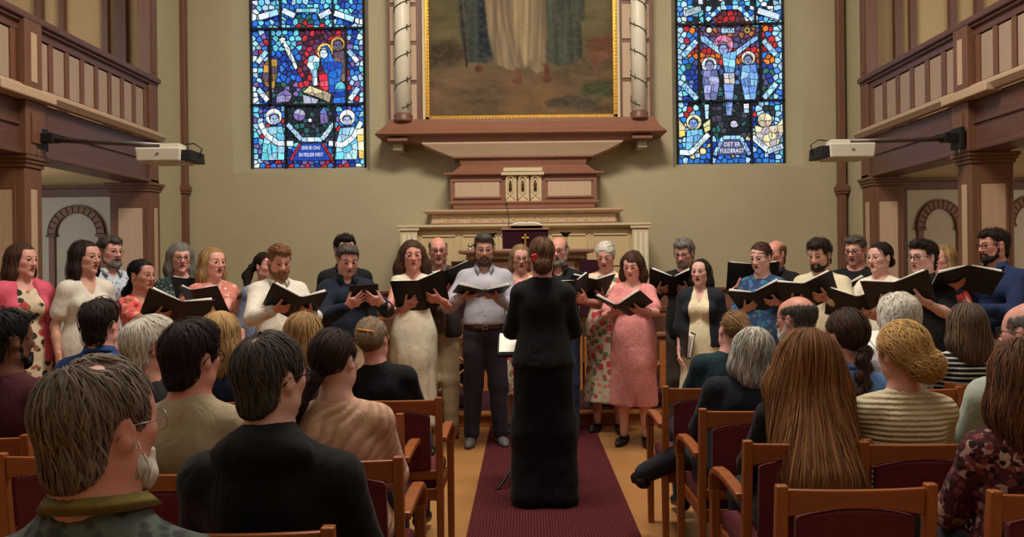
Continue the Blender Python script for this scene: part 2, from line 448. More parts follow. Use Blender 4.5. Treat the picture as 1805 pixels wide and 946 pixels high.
def hair_prims(S):
    st = S['hair']; vol = S.get('vol', 0.0); fw = S.get('fw', 1.0); hl = S.get('len', 0.2)
    p = []; tie = None; w = dict(crown=(0, .05, .125), rad=1.0, grav=0.6, tie=0.0, L=.05)
    cx, cy, cz = .0780 * fw + vol, .1005 + vol, .089 + vol
    p.append(Ell((0, .0175, .034), (cx, cy, cz), .02))
    hlz = S.get('hairline', 0.0)
    face = Ell((0, -.137, -.038 + hlz), (.078 * fw, .090, .118), .024, sub=True)
    ears = [Ell((s * .094 * fw, .010, -.020), (.040 + vol * .5, .031, .044), .022, sub=True) for s in (-1, 1)]
    nape = Cut((0, .0, -.030), (0, -.75, -1), .012); nape2 = Cut((0, .08, -.098), (0, .15, -1), .012)
    if st in ('short', 'thin', 'swept', 'balding'): p.append(Ell((0, .046, -.045), (.058, .053 + vol * .5, .075), .02))
    if st == 'short':
        p.append(Ell((0, -.02, .072 + vol), (.068 * fw, .078, .046 + vol), .03))
        p += [face] + ears + [nape, nape2] + ([] if S['fem'] else [Ell((s * .052, -.088, .052), (.026, .030, .028), .02, sub=True) for s in (-1, 1)])
        w.update(L=.045 if not S.get('near') else .06, grav=.5)
    elif st == 'swept':
        p.append(Ell((.0, -.045, .088 + vol), (.060 * fw, .05, .035 + vol), .03))
        p += [face] + ears + [nape, nape2] + [Ell((s * .052, -.088, .050), (.026, .030, .028), .02, sub=True) for s in (-1, 1)]; w.update(crown=(0, -.12, .06), grav=.1, L=.06)
    elif st == 'balding':
        p += [face, Ell((0, -.022, .105), (.072 * fw, .128, .078), .015, sub=True)] + ears + [nape, nape2]; w.update(L=.035)
    elif st == 'thin':
        p += [face] + ears + [nape, nape2]
        for c, r in S.get('spots', [((0.0, .07, .118), (.032, .03, .03))]): p.append(Ell(c, r, .02, sub=True))
        w.update(L=.055, crown=(0.01, .07, .12))
    elif st in ('long', 'wavy', 'curly', 'bob'):
        sp = S.get('spread', .0)
        for s in (-1, 1):
            p.append(Seg((s * .066 * fw, .005, .03), (s * (.077 * fw + vol + sp * .4), .02, -.09), .030 + vol, .032 + vol, .04))
            if hl > .12:
                p.append(Seg((s * (.075 * fw + vol + sp * .4), .02, -.09), (s * (.072 * fw + vol + sp), S.get('fy', .015), -hl), .032 + vol, .02 + vol * .8, .04))
        p.append(Seg((0, .06, .0), (0, .070, -min(hl, .11)), .066 + vol, .064 + vol, .05, ((0, 1, 0), .62)))
        if hl > .12: p.append(Seg((0, .07, -.1), (0, .082 + S.get('bk', 0), -hl), .066 + vol + sp * .6, .062 + vol + sp, .05, ((0, 1, 0), .5)))
        p += [Ell((0, -.137, -.060 + hlz), (.070 * fw, .094, .112), .012, sub=True), Seg((0, -.1, -.10), (0, -.14, -.5), .085, .10, .02, sub=True)]
        if st != 'bob': p.append(Seg((0, -.03, -.13), (0, -.06, -.5), .055, .075, .03, sub=True))
        w.update(grav=1.2, rad=.7, L=min(hl * .9, .34) if S.get('near') else min(hl * .7, .16), crown=S.get('part', (0, .0, .128)))
    elif st in ('updo', 'ponytail', 'braid', 'lowbun'):
        p += [face] + ears
        p.append(Cut((0, .04, -.075), (0, -.3, -1)))
        ty = dict(updo=(0, .125, .03), lowbun=(0, .118, -.035), ponytail=(0, .122, .02), braid=(0, .11, -.05))[st]
        ty = S.get('tie', ty)
        if st in ('updo', 'lowbun'):
            br = S.get('bun', .042)
            p.append(Ell(ty, (br * 1.15, br * .8, br), .02))
        elif st == 'ponytail':
            p.append(Ell(ty, (.026, .022, .024), .015))
            p.append(Seg(ty, (ty[0] + S.get('px', 0) * .5, ty[1] + .045, ty[2] - hl * .4), .022, .036, .02))
            p.append(Seg((ty[0] + S.get('px', 0) * .5, ty[1] + .045, ty[2] - hl * .4), (ty[0] + S.get('px', 0), ty[1] + .02, ty[2] - hl), .036, .012, .02))
        else:
            nb = int(hl / .034)
            for i in range(nb):
                t = i / max(nb - 1, 1)
                p.append(Ell((ty[0] + .012 * (1 if i % 2 else -1) + S.get('px', 0) * t, ty[1] + .015 + .03 * math.sin(t * 2.2), ty[2] - i * .034), (.030 - .010 * t, .026 - .008 * t, .026), .006, ry(.6 if i % 2 else -.6)))
        w.update(tie=2.2, rad=0, grav=.15, L=.08, tiep=ty)
    return p, w
def strands(prims, w, P, Nn, count, seed, L, wid, nseg=7, lift=.004, jit=.25):
    r = np.random.RandomState(seed)
    idx = r.randint(0, len(P), count)
    X = P[idx] + r.normal(size=(count, 3)) * .004
    off = r.rand(count) * lift + .0005
    Ls = L * (.55 + .75 * r.rand(count)); st = (Ls / nseg)[:, None]
    crown = np.array(w['crown']); path = []
    jv = r.normal(size=(count, 3)) * jit
    def grad(X):
        e = .004; g = np.zeros_like(X)
        for i in range(3):
            d = np.zeros(3); d[i] = e
            g[:, i] = eval_pts(prims, X + d) - eval_pts(prims, X - d)
        return g / (np.linalg.norm(g, axis=1)[:, None] + 1e-9)
    g = grad(X)
    for k in range(nseg + 1):
        X = X - g * (eval_pts(prims, X) - off)[:, None]
        path.append(X.copy())
        v = w['rad'] * (X - crown) / (np.linalg.norm(X - crown, axis=1)[:, None] + 1e-6) + w['grav'] * np.array([0, 0, -1.0])
        if w.get('tie'):
            t = np.array(w['tiep']) - X; v = v + w['tie'] * t / (np.linalg.norm(t, axis=1)[:, None] + .03)
        v = v + jv + r.normal(size=X.shape) * jit * .35
        v = v - g * (v * g).sum(1)[:, None]
        X = X + st * v / (np.linalg.norm(v, axis=1)[:, None] + 1e-6)
        g = grad(X)
    path = np.stack(path, 1)                                   # count x (nseg+1) x 3
    if w.get('clear', True):                                   # no strands across the face
        keep = ~((path[:, :, 1] < -.050) & (path[:, :, 2] < w.get('brow', .048)) & (np.abs(path[:, :, 0]) < .060)).any(1)
        path = path[keep]; count = len(path); r = np.random.RandomState(seed + 1)
    T = np.gradient(path, axis=1); T /= np.linalg.norm(T, axis=2)[:, :, None] + 1e-9
    G = np.stack([grad(path[:, k]) for k in range(nseg + 1)], 1) if count else path
    B = np.cross(T, G); B /= np.linalg.norm(B, axis=2)[:, :, None] + 1e-9
    prof = np.sin(np.linspace(.5, math.pi - .12, nseg + 1))[None, :, None] * (wid * (.6 + .8 * r.rand(count)))[:, None, None]
    a = path - B * prof; b = path + G * prof * .55; c = path + B * prof
    V = np.stack([a, b, c], 2).reshape(-1, 3)
    n = nseg + 1; Q = []
    base = (np.arange(count) * n * 3)[:, None, None] + (np.arange(nseg) * 3)[None, :, None]
    for i in range(2):
        Q.append(np.stack([base + i, base + i + 1, base + i + 4, base + i + 3], -1).reshape(-1, 4))
    return V, np.concatenate(Q), np.repeat(r.rand(count), n * 3)
def finger_pts(o, d, up, lens, bends):
    P = [np.array(o)]; d = nv(d); ax = nv(np.cross(d, up))
    for L, bd in zip(lens, bends):
        c, s = math.cos(bd), math.sin(bd)
        d = d * c + np.cross(ax, d) * s + ax * (ax @ d) * (1 - c)
        P.append(P[-1] + nv(d) * L)
    return P
def hand_prims(wrist, f, n, thumb, curl=.5, size=1.0, spread=.15, tcurl=.3):
    """wrist, finger direction f, palm normal n (the way the palm faces), thumb side vector"""
    f = nv(f); n = nv(n - np.dot(n, f) * f); t = nv(np.cross(f, n))
    if np.dot(t, thumb) < 0: t = -t
    s = size; w = np.asarray(wrist, float); p = []
    p.append(Seg(w - f * .03 * s, w + f * .02 * s, .027 * s, .026 * s, .01, (n, .78)))
    p.append(Seg(w + f * .02 * s, w + f * .072 * s, .031 * s, .040 * s, .015, (n, .36)))
    p.append(Seg(w + f * .075 * s + t * .028 * s, w + f * .075 * s - t * .028 * s, .0135 * s, .012 * s, .015))
    fl = [(.026, (.040, .026, .020)), (.009, (.045, .029, .021)), (-.009, (.041, .027, .021)), (-.026, (.033, .021, .019))]
    for i, (o, ln) in enumerate(fl):
        d = nv(f + t * o / .026 * spread)
        pts = finger_pts(w + f * .082 * s + t * o * s, d, n, [l * s for l in ln], [curl * .6 + .06 * i, curl * .9, curl * .7])
        rr = [.0092, .0085, .0078, .0066]
        for k in range(3): p.append(Seg(pts[k], pts[k + 1], rr[k] * s, rr[k + 1] * s, .002))
    tp = finger_pts(w + f * .026 * s + t * .026 * s, nv(f * .75 + t * .62 + n * .25), nv(n - t * .6), [.044 * s, .032 * s, .026 * s], [0, tcurl, tcurl])
    rr = [.0135, .0105, .0098, .0078]
    for k in range(3): p.append(Seg(tp[k], tp[k + 1], rr[k] * s, rr[k + 1] * s, .008 if k == 0 else .003))
    return p
def ik(S, Wt, hint, L1, L2):
    S = np.asarray(S, float); Wt = np.asarray(Wt, float); d = Wt - S; D = np.linalg.norm(d)
    D2 = min(D, (L1 + L2) * .995); u = d / (D + 1e-9)
    if D > D2: Wt = S + u * D2
    D = max(D2, abs(L1 - L2) + .02)
    a = (L1 * L1 - L2 * L2 + D * D) / (2 * D); h = math.sqrt(max(L1 * L1 - a * a, 0))
    hn = np.asarray(hint, float); hn = nv(hn - u * (hn @ u))
    return S + u * a + hn * h, Wt

# ------------------------------------------------------------------ materials of people
M_SKIN = mat_attr('skin', 0.48, 0.35, 160, 0.08)
M_HAIR = mat_attr('hair_fibre', 0.68, 0.2)
M_EYE = mat_attr('eye_surface', 0.15, 0.5)
M_BLACKPL = mat_plain('black_frame_plastic', (22, 20, 20), 0.35, bstr=0)
M_BROWNPL = mat_plain('brown_frame_plastic', (92, 48, 40), 0.35, bstr=0)
M_WIRE = mat_plain('steel_wire', (150, 145, 135), 0.3, metal=0.8, bstr=0)
def mat_lens():
    m, nt, b = mat_new('spectacle_lens')
    tr = N(nt, 'ShaderNodeBsdfTransparent'); gl = N(nt, 'ShaderNodeBsdfGlossy'); gl.inputs['Roughness'].default_value = 0.05
    mx = N(nt, 'ShaderNodeMixShader'); mx.inputs[0].default_value = 0.06
    nt.links.new(tr.outputs[0], mx.inputs[1]); nt.links.new(gl.outputs[0], mx.inputs[2])
    nt.links.new(mx.outputs[0], nt.nodes['Material Output'].inputs[0]); return m
M_LENS = mat_lens()
M_LEATHER = mat_plain('brown_belt_leather', (66, 36, 24), 0.45)
M_METAL = mat_plain('pale_metal', (190, 185, 170), 0.3, metal=0.9, bstr=0)
M_SHOEB = mat_plain('black_shoe_leather', (24, 22, 22), 0.4)
M_SHOEG = mat_plain('grey_shoe_suede', (96, 94, 92), 0.7)
M_SHOEBR = mat_plain('brown_shoe_leather', (92, 60, 40), 0.5)
_fab = {}
def fab(rgb, pattern=None, cols=(), **kw):
    key = (rgb, pattern, tuple(cols), tuple(sorted(kw.items())))
    if key not in _fab: _fab[key] = mat_fabric('cloth_%s' % (pattern or 'plain'), rgb, pattern, cols, **kw)
    return _fab[key]
_eyes = {}
def eye_mesh(iris):
    if iris in _eyes: return _eyes[iris]
    n, m = 12, 10; V = []; C = []
    for i in range(m + 1):
        th = math.pi * i / m
        for j in range(n):
            a = 2 * math.pi * j / n
            V.append((.0122 * math.sin(th) * math.cos(a), -.0122 * math.cos(th), .0122 * math.sin(th) * math.sin(a)))
            C.append((.012, .01, .01) if i <= 1 else (lin(iris) if i <= 3 else (.52, .47, .44)))
    Q = [(i * n + j, i * n + (j + 1) % n, (i + 1) * n + (j + 1) % n, (i + 1) * n + j) for i in range(m) for j in range(n)]
    _eyes[iris] = mesh_data('eye', V, Q, M_EYE, True, np.array(C)); return _eyes[iris]

SKINS = dict(fair=(212, 162, 146), pink=(216, 156, 140), ruddy=(204, 140, 122), tan=(184, 132, 110), warm=(200, 148, 126), dark=(104, 66, 46))
HAIRS = dict(brown=(72, 48, 34), dbrown=(44, 30, 24), black=(24, 20, 20), blond=(186, 150, 96), dblond=(150, 116, 76), grey=(120, 114, 106), dgrey=(84, 76, 68),
             white=(214, 208, 192), red=(128, 86, 58), auburn=(116, 70, 38), lbrown=(120, 88, 58), grizzle=(98, 82, 66))
def transform_obj(o, R, t):
    m = Matrix.Identity(4)
    for i in range(3):
        for j in range(3): m[i][j] = R[i][j]
        m[i][3] = t[i]
    o.matrix_local = m

def build_person(S):
    """S: specification. Local frame: faces -y, feet at z = 0, 1.72 m tall before the root's scale."""
    rng = random.Random(S['seed']); seed = S['seed']
    fem = S['fem']; seat = S.get('seated', False); near = S.get('near', False)
    root = empty('person', S['loc'], S.get('yaw', 0.0), S.get('s', 1.0))
    tag(root, S['label'], 'person', S.get('group'))
    zo = -.405 if seat else 0.0                                   # the whole torso drops on to the seat
    lean = S.get('lean', 0.0)                                     # forward lean of the torso
    fat = S.get('fat', 0.0); ws = S.get('ws', 1.0)                # girth, shoulder width
    piv = np.array([0, 0, .95 + zo])
    RL = ry(S.get('side', 0.0)) @ rx(lean)
    def TP(p): return RL @ (np.array(p, float) + np.array([0, 0, zo]) - piv) + piv
    def Rz_(prims): return rot_prims(rot_prims(prims, np.eye(3), (0, 0, zo)), RL, piv - RL @ piv)
    shx = (.140 if fem else .160) * ws; shz = S.get('shz', 1.372)
    # head
    hyaw, hpit, hrol = S.get('hyaw', 0.0), S.get('hpit', 0.0), S.get('hrol', 0.0)
    RH = RL @ rz(hyaw) @ ry(hrol) @ rx(hpit)
    hp0 = TP((0, .012, 1.515)); hs = S.get('hs', 1.0)
    hc = hp0 + RH @ np.array([0, -.008, .092])
    neck_r = neck_prims(S)
    skin = np.array(lin(SKINS[S.get('skin', 'fair')]))
    hcol = np.array(lin(HAIRS[S.get('hcol', 'brown')])) if isinstance(S.get('hcol', 'brown'), str) else np.array(lin(S['hcol']))
    hpl = head_prims(S)
    def scl(prims, k):
        out = []
        for p in prims:
            if isinstance(p, Seg): out.append(Seg(p.a * k, p.b * k, p.ra * k, p.rb * k, p.k * k, p.flat, p.sub))
            elif isinstance(p, Ell): out.append(Ell(p.c * k, p.r * k, p.k * k, p.R, p.sub))
            else: out.append(Cut(p.p * k, p.n, p.k * k))
        return out
    hpw = rot_prims(scl(hpl, hs), RH, hc)
    nk = [Seg(TP((0, .030, 1.43)), hc + RH @ np.array([0, .022, -.045]) * hs, neck_r * 1.12, neck_r, .035),
          Seg(TP((0, .026, 1.465)), TP((-shx * .85, .016, shz + .010)), neck_r * .72, .034, .05), Seg(TP((0, .026, 1.465)), TP((shx * .85, .016, shz + .010)), neck_r * .72, .034, .05)]
    # subtractions of the head must come before the neck
    HV, HQ = nets(hpw + nk, S.get('hres', .0085 if S.get('back') else .0059))
    # colours of the head
    L = (HV - hc) @ RH / hs
    C = np.tile(skin, (len(HV), 1)) * (1 + .05 * wob(HV, 60, seed))[:, None]
    sing = S.get('sing', 0.2); mo = .002 + .010 * sing
    def blob(c, r, pw=1.0):
        d = (((L - np.array(c)) / np.array(r)) ** 2).sum(1); return np.clip(1.25 - d, 0, 1) ** pw
    for s in (-1, 1):
        b_ = blob((s * .042, -.06, -.028), (.028, .03, .024))[:, None]; C = C * (1 - .35 * b_) + .35 * b_ * skin * np.array([1.08, .72, .70])
    b_ = blob((0, -.105, -.03), (.014, .014, .012))[:, None]; C = C * (1 - .3 * b_) + .3 * b_ * skin * np.array([1.05, .72, .7])
    lip = np.array(lin((178, 98, 90))) if fem else skin * np.array([.86, .62, .6])
    for cc, rr in (((0, -.088, -.055), (.025, .016, .0055)), ((0, -.086, -.063 - mo), (.023, .016, .0066))):
        b_ = np.minimum(1, 1.6 * blob(cc, rr))[:, None]; C = C * (1 - b_) + b_ * lip
    b_ = np.minimum(1, 2.5 * blob((0, -.080, -.0590 - mo * .5), (.0195, .016, .0012 + mo * .45)))[:, None]; C = C * (1 - b_) + b_ * np.array([.035, .012, .012])
    for s in (-1, 1):
        bc = hcol * .75 if S.get('hcol') not in ('white', 'blond') else skin * .5
        if 'brow' in S: bc = np.array(lin(S['brow']))
        fw = S.get('fw', 1.0)
        for bx, bz in ((.018, .0255), (.031, .0275), (.042, .0245)):
            b_ = np.minimum(1, 1.7 * blob((s * bx * fw, -.078, bz), (.010, .03, .0042)))[:, None] * .85; C = C * (1 - b_) + b_ * bc
        lz = -.0035 if S.get('closed') else .0062
        b_ = np.minimum(1, 1.6 * blob((s * .031 * fw, -.084, lz), (.0165, .02, .0026)))[:, None] * .8; C = C * (1 - b_) + b_ * skin * np.array([.20, .15, .14])
    if S.get('stubble'):
        b_ = (np.clip((-.035 - L[:, 2]) / .02, 0, 1) * np.clip((.0 - L[:, 1]) / .03, 0, 1) * np.clip((L[:, 2] + .125) / .02, 0, 1))[:, None] * S['stubble']
        C = C * (1 - b_) + b_ * np.array(lin((90, 78, 70)))
    # arms
    wl = S.get('arms', {}); parts = [(HV, HQ, C)]; arm_pts = {}
    Lu, Lf = (.285, .25) if not fem else (.27, .235)
    hands = []
    for sd in (-1, 1):
        sh = TP((sd * shx, .014, shz)); a = wl.get(sd)
        if a is None:
            a = dict(w=(sd * (shx + .07), -.02, 1.378 - Lu - Lf + .02), f=(0, -.12, -1), n=(-sd, 0, 0), t=(0, -1, 0), hint=(sd * .3, 1, 0), curl=.35)
            if seat: a = dict(w=(sd * .10, -.30, .64 - zo), f=(-sd * .3, -1, -.25), n=(0, 0, -1), t=(-sd, 0, 0), hint=(sd * .8, .6, -.6), curl=.25)
            a['w'] = tuple(np.array(a['w']) + np.array([0, 0, zo]))
        el, wr = ik(sh, a['w'], a.get('hint', (sd * .7, .4, -.8)), Lu, Lf)
        arm_pts[sd] = (sh, el, wr); hands.append((sd, a, wr))
    body = list(nk)
    bt = lambda off, k=.05: Rz_([
        Ell((0, .012, .955), (.150 + .04 * fat + off + (.012 if fem else 0), .108 + .05 * fat + off, .125), k),
        Ell((0, .004, 1.10), (.122 + (.0 if fem else .018) + .065 * fat + off, .088 + .06 * fat + off, .14), k),
        Ell((0, -.035 * fat, 1.06), (.11 + .06 * fat + off, .07 + .09 * fat + off, .12), k),
        Ell((0, .006, 1.275), ((.138 if fem else .158) * ws + .03 * fat + off, .098 + .025 * fat + off, .155), k),
        Seg((-.095 * ws, .016, shz), (.095 * ws, .016, shz), .046 + off, .046 + off, .03),
        Ell((-.055, .05, 1.32), (.075, .055 + off, .10), k), Ell((.055, .05, 1.32), (.075, .055 + off, .10), k)])
    bust = Rz_([Ell((s * .064, -.072 - .02 * fat, 1.262), (.060, .050, .058), .035) for s in (-1, 1)]) if fem else Rz_([Ell((s * .07, -.055, 1.30), (.075, .05, .06), .04) for s in (-1, 1)])
    def arm(sd, off, t0=0.0, t1=2.0, puff=0.0):
        sh, el, wr = arm_pts[sd]; g = .9 if fem else 1.05; g *= 1 + .25 * fat; o = []
        r0, r1, r2, r3 = .045 * g + off, .037 * g + off, .036 * g + off, .026 * g + off * .9
        o.append(Ell(sh + np.array([0, 0, -.008]), (.046 * g + off, .048 * g + off, .046 * g + off), .03))
        e1 = sh + (el - sh) * min(t1, 1.0)
        o.append(Seg(sh, e1, r0 * .96, r0 + (r1 - r0) * min(t1, 1.0) + puff, .025))
        if t1 > 1.0:
            e2 = el + (wr - el) * min(t1 - 1, 1.0)
            o.append(Seg(el, el + (e2 - el) * .35, r2, r2 * 1.04, .02)); o.append(Seg(el + (e2 - el) * .35, e2, r2 * 1.04, r3, .02))
        return o
    body += bt(-.003) + bust
    for sd in (-1, 1): body += arm(sd, 0.0)
    # legs
    spread = S.get('stance', .0)
    legs = {}
    for sd in (-1, 1):
        if seat:
            hip, kn, an = np.array([sd * .09, -.02, .53]), np.array([sd * (.12 + spread), -.43, .53]), np.array([sd * (.12 + spread), -.40 + S.get('tuck', 0), .085])
        else:
            hip, kn, an = np.array([sd * .085, .012, .90]), np.array([sd * (.092 + spread * .5), -.008, .49]), np.array([sd * (.10 + spread), .02, .085])
        if sd in S.get('legs', {}): kn, an = [np.array(q, float) for q in S['legs'][sd]]
        legs[sd] = (hip, kn, an)
        body += [Seg(hip, kn, .080 + .02 * fat, .054, .03), Seg(kn, kn + (an - kn) * .4, .052, .053, .02), Seg(kn + (an - kn) * .4, an, .053, .034, .02)]
    if S.get('legs_skin', True) is False and False: pass
    BV, BQ = nets(body, .028 if seat else .021)
    parts.append((BV, BQ, np.tile(skin, (len(BV), 1))))
    for sd, a, wr in hands:
        if S.get('nohands'): continue
        sh, el, _ = arm_pts[sd]
        HP = hand_prims(wr, a['f'], np.array(a['n'], float), a['t'], a.get('curl', .5), .94 if fem else 1.04, a.get('spread', .12), a.get('tc', .25))
        V2, Q2 = nets(HP, .010 if seat else .0064)
        parts.append((V2, Q2, np.tile(skin * np.array([1.0, .93, .91]), (len(V2), 1))))
    n0 = 0; VV = []; QQ = []; CC = []
    for v, q, c in parts:
        VV.append(v); QQ.append(q + n0); CC.append(c); n0 += len(v)
    b_obj = mesh('body', np.concatenate(VV), np.concatenate(QQ), M_SKIN, root, True, np.concatenate(CC))
    # eyes
    if not S.get('back'):
        fw = S.get('fw', 1.0)
        for s in (-1, 1):
            e = link('eye', eye_mesh(S.get('iris', (70, 52, 40))), root)
            transform_obj(e, RH @ rx(.35 if S.get('down') else .08) * hs, hc + RH @ np.array([s * .031 * fw, -.0733, .0018]) * hs)
    # hair
    if S['hair'] != 'none':
        hp, w = hair_prims(S)
        P, Q = nets(hp, .0095 if near else .0090)
        if len(P):
            nn = vnormals(P, Q)
            amp = {'curly': .010, 'wavy': .006, 'short': .0035, 'swept': .0035}.get(S['hair'], .002)
            fr = {'curly': 95, 'wavy': 60}.get(S['hair'], 70)
            P = P + nn * (amp * wob(P, fr, seed + 5, (1, 1, .5 if S['hair'] != 'curly' else 1)))[:, None]
            cnt = int(S.get('strands', 1400) * .85) if near else 480
            wd = .0020 if near else .0029
            w['clear'] = S.get('hairline', 0) > -.02; w['brow'] = .062 if S['hair'] in ('long', 'bob', 'wavy') else .048
            V2, Q2, R2 = strands(hp, w, P, nn, cnt, seed, w['L'], wd, (8 if w['L'] > .2 else 4) if near else 4, S.get('lift', .007 if near else (.011 if S['hair'] in ('short', 'swept') else .006)), S.get('jit', .7 if S['hair'] == 'curly' else .22))
            h2 = hcol if 'hcol2' not in S else np.array(lin(HAIRS[S['hcol2']] if isinstance(S['hcol2'], str) else S['hcol2']))
            cb = hcol * .8 * (1 + .18 * wob(P, 120, seed, (1, 1, .2)))[:, None]
            mixf = np.clip(R2 * 1.3 - .15, 0, 1)[:, None]
            cs = (hcol * (1 - mixf) + h2 * mixf) * (.72 + .52 * ((R2 * 7.13) % 1.0))[:, None]
            V = np.concatenate([P, V2]); Qs = np.concatenate([Q, Q2 + len(P)]); Ca = np.concatenate([cb, cs])
            ho = mesh('hair', V, Qs, M_HAIR, root, True, Ca)
            transform_obj(ho, RH * hs, hc)
    if S.get('beard'):
        bl = S['beard']; bcol = np.array(lin(HAIRS[S.get('bcol', S.get('hcol', 'brown'))])) if isinstance(S.get('bcol', S.get('hcol', 'brown')), str) else np.array(lin(S['bcol']))
        fw = S.get('fw', 1.0); hp = []
        for s in (-1, 1):
            hp += [Seg((s * .066 * fw, -.004, -.022), (s * .056 * fw, -.02, -.068), .010, .018 * bl, .015), Seg((s * .056 * fw, -.02, -.068), (s * .03, -.056, -.095), .018 * bl, .022 * bl, .015),
                   Seg((s * .03, -.056, -.095), (0, -.068, -.103 - .012 * (bl - 1)), .022 * bl, .024 * bl, .015), Seg((s * .026, -.078, -.058), (s * .028, -.072, -.085), .009, .014, .01),
                   Seg((0, -.0965, -.0475), (s * .025, -.084, -.056), .0052, .0055, .006)]
        hp += [Ell((0, -.094, -.0605 - mo * .5), (.019, .03, .0065 + mo * .5), .004, sub=True), Ell((0, -.085, -.02), (.052, .05, .026), .01, sub=True)]
        P, Q = nets(hp, .0065); nn = vnormals(P, Q)
        P = P + nn * (.0022 * wob(P, 190, seed))[:, None]
        ww = dict(crown=(0, .0, .06), rad=.6, grav=1.0)
        V2, Q2, R2 = strands(hp, ww, P, nn, 220, seed + 3, .03, .0025, 3, .003, .3)
        cs = bcol * (.6 + .8 * R2)[:, None]
        bo = mesh('beard', np.concatenate([P, V2]), np.concatenate([Q, Q2 + len(P)]), M_HAIR, root, True, np.concatenate([np.tile(bcol * .75, (len(P), 1)), cs]))
        transform_obj(bo, RH * hs, hc)
    if S.get('glasses'):
        gm = {'black': M_BLACKPL, 'brown': M_BROWNPL, 'wire': M_WIRE}[S['glasses']]
        tr = .0022 if S['glasses'] != 'wire' else .0012
        fw = S.get('fw', 1.0); mb = MB(); ln = []
        for s in (-1, 1):
            pts = []
            for k in range(17):
                a = 2 * math.pi * k / 16; ca, sa = math.cos(a), math.sin(a)
                pts.append((s * .034 * fw + .0245 * np.sign(ca) * abs(ca) ** .7, -.100 + .010 * abs(s * .034 + .0245 * ca) / .05, .0 + .0185 * np.sign(sa) * abs(sa) ** .7))
            mb.tube(pts, tr, 6, False); ln.append(pts[:16])
            mb.tube([(s * .058 * fw, -.088, .008), (s * .078 * fw, -.05, .008), (s * .080 * fw, .012, .008), (s * .079 * fw, .036, -.014)], tr * .9, 6)
        mb.tube([(-.010, -.099, .004), (0, -.103, .007), (.010, -.099, .004)], tr, 6)
        go = mb.build('glasses', gm, root, True); transform_obj(go, RH * hs, hc)
        for pts in ln:
            lm = MB(); lm.prism(pts, (0, .0012, 0)); lo = lm.build('lens', M_LENS, go)
    # ---------------------------------------------------------- clothing
    def garment(name, prims, mat, step=.0125, fold=.004, ff=26, stretch=(1, 1, .35), skirt=None, parent=root):
        P, Q = nets(prims, step)
        if not len(P): return None
        nn = vnormals(P, Q)
        P = P + nn * (fold * wob(P, ff, seed + len(name), stretch))[:, None] + nn * (fold * .45 * wob(P, ff * 2.3, seed + 9, (1, 1, .8)))[:, None]
        if skirt:
            z0, z1, nf, am = skirt
            t = np.clip((z0 - P[:, 2]) / (z0 - z1), 0, 1); th = np.arctan2(P[:, 1], P[:, 0])
            rad = np.array([1, 1, 0]) * P; rad /= np.linalg.norm(rad, axis=1)[:, None] + 1e-6
            P = P + rad * (am * t * (np.sin(nf * th + seed) + .5 * np.sin(nf * 1.7 * th + 2)))[:, None]
        return mesh(name, P, Q, mat, parent, True)
    top = S['top']; kind = top['kind']; m = top['mat']
    neckcut = [Seg(TP((0, .018, 1.50)), TP((0, .0, 1.70)), neck_r + .016, neck_r + .03, .012, sub=True)]
    nl = top.get('neck', 'round')
    if nl == 'v':
        dv = top.get('vd', .12)
        neckcut += [Seg(TP((0, -.055, 1.47)), TP((0, -.115, 1.465 - dv)), .062 * top.get('vw', 1), .010, .006, ((0, 1, 0), 2.4), True), Ell(TP((0, -.06, 1.475)), (.075, .085, .035), .01, sub=True)]
    elif nl == 'round': neckcut += [Ell(TP((0, -.055, 1.478)), (.078, .09, .042), .012, sub=True)]
    elif nl == 'scoop': neckcut += [Ell(TP((0, -.080, 1.452)), (.098, .105, .062), .010, sub=True)]
    elif nl == 'open': neckcut += [Seg(TP((0, -.055, 1.47)), TP((0, -.09, 1.395)), .036, .008, .006, ((0, 1, 0), 2.2), True)]
    sl = top.get('sleeve', 1.95); off = top.get('off', .013)
    g = bt(off, .06) + (rot_prims(bust, np.eye(3), (0, -.008, 0)))
    for p in g[-2:]: p.r = p.r + off * .8
    if sl > 0:
        for sd in (-1, 1): g += arm(sd, off + top.get('soff', .004), 0, sl, top.get('puff', 0))
    else:
        for sd in (-1, 1): g.append(Ell(TP((sd * shx * .82, .012, 1.40)), (.045, .05, .05), .04))
    g += [Seg(TP((0, .030, 1.442)), TP((-shx * .9, .016, shz + .008)), neck_r * .80 + off, .038 + off, .05), Seg(TP((0, .030, 1.442)), TP((shx * .9, .016, shz + .008)), neck_r * .80 + off, .038 + off, .05)]
    if kind == 'hoodie':
        g += [Ell(TP((0, .092, 1.420)), (.140, .060, .060), .022), Ell(TP((0, .055, 1.452)), (.105, .055, .04), .022)]
    hem = top.get('hem', .86)
    if kind == 'dress':
        hem = S['dress_hem']; fl = S.get('flare', .24)
        if seat:
            for sd in (-1, 1): g.append(Seg((sd * .09, -.02, .54), (sd * .12, -.45, .53), .11, .09, .08))
        else:
            hw = .158 + .05 * fat
            g += [Seg((0, .01, .97), (0, .01, .80), hw + off, hw + .022, .08, ((0, 1, 0), .74)), Seg((0, .01, .80), (0, .005, hem - .02), hw + .018, fl, .05, ((0, 1, 0), .78)), Cut((0, 0, hem), (0, 0, -1))]
    else:
        if seat: g.append(Ell((0, -.03, .57), (.165 + .05 * fat + off, .15 + .05 * fat, .10), .05))
        else:
            bl = top.get('blouse', .0)
            g += [Seg((0, .01, 1.0), (0, .008, hem), .150 + .05 * fat + off, .156 + .055 * fat + off + bl, .05, ((0, 1, 0), .72 + .12 * fat)), Cut((0, 0, hem), (0, 0, -1))]
    g += neckcut
    if seat and nl == 'round' and kind != 'jacket': g.append(Seg(TP((0, .027, 1.41)), TP((0, .020, 1.462)), neck_r + .022, neck_r + .011, .03))
    if top.get('slit'): g.append(Seg((.03, -.20, hem - .1), (.03, -.19, hem + .26), .040, .004, .004, ((0, 1, 0), 2.6), True))
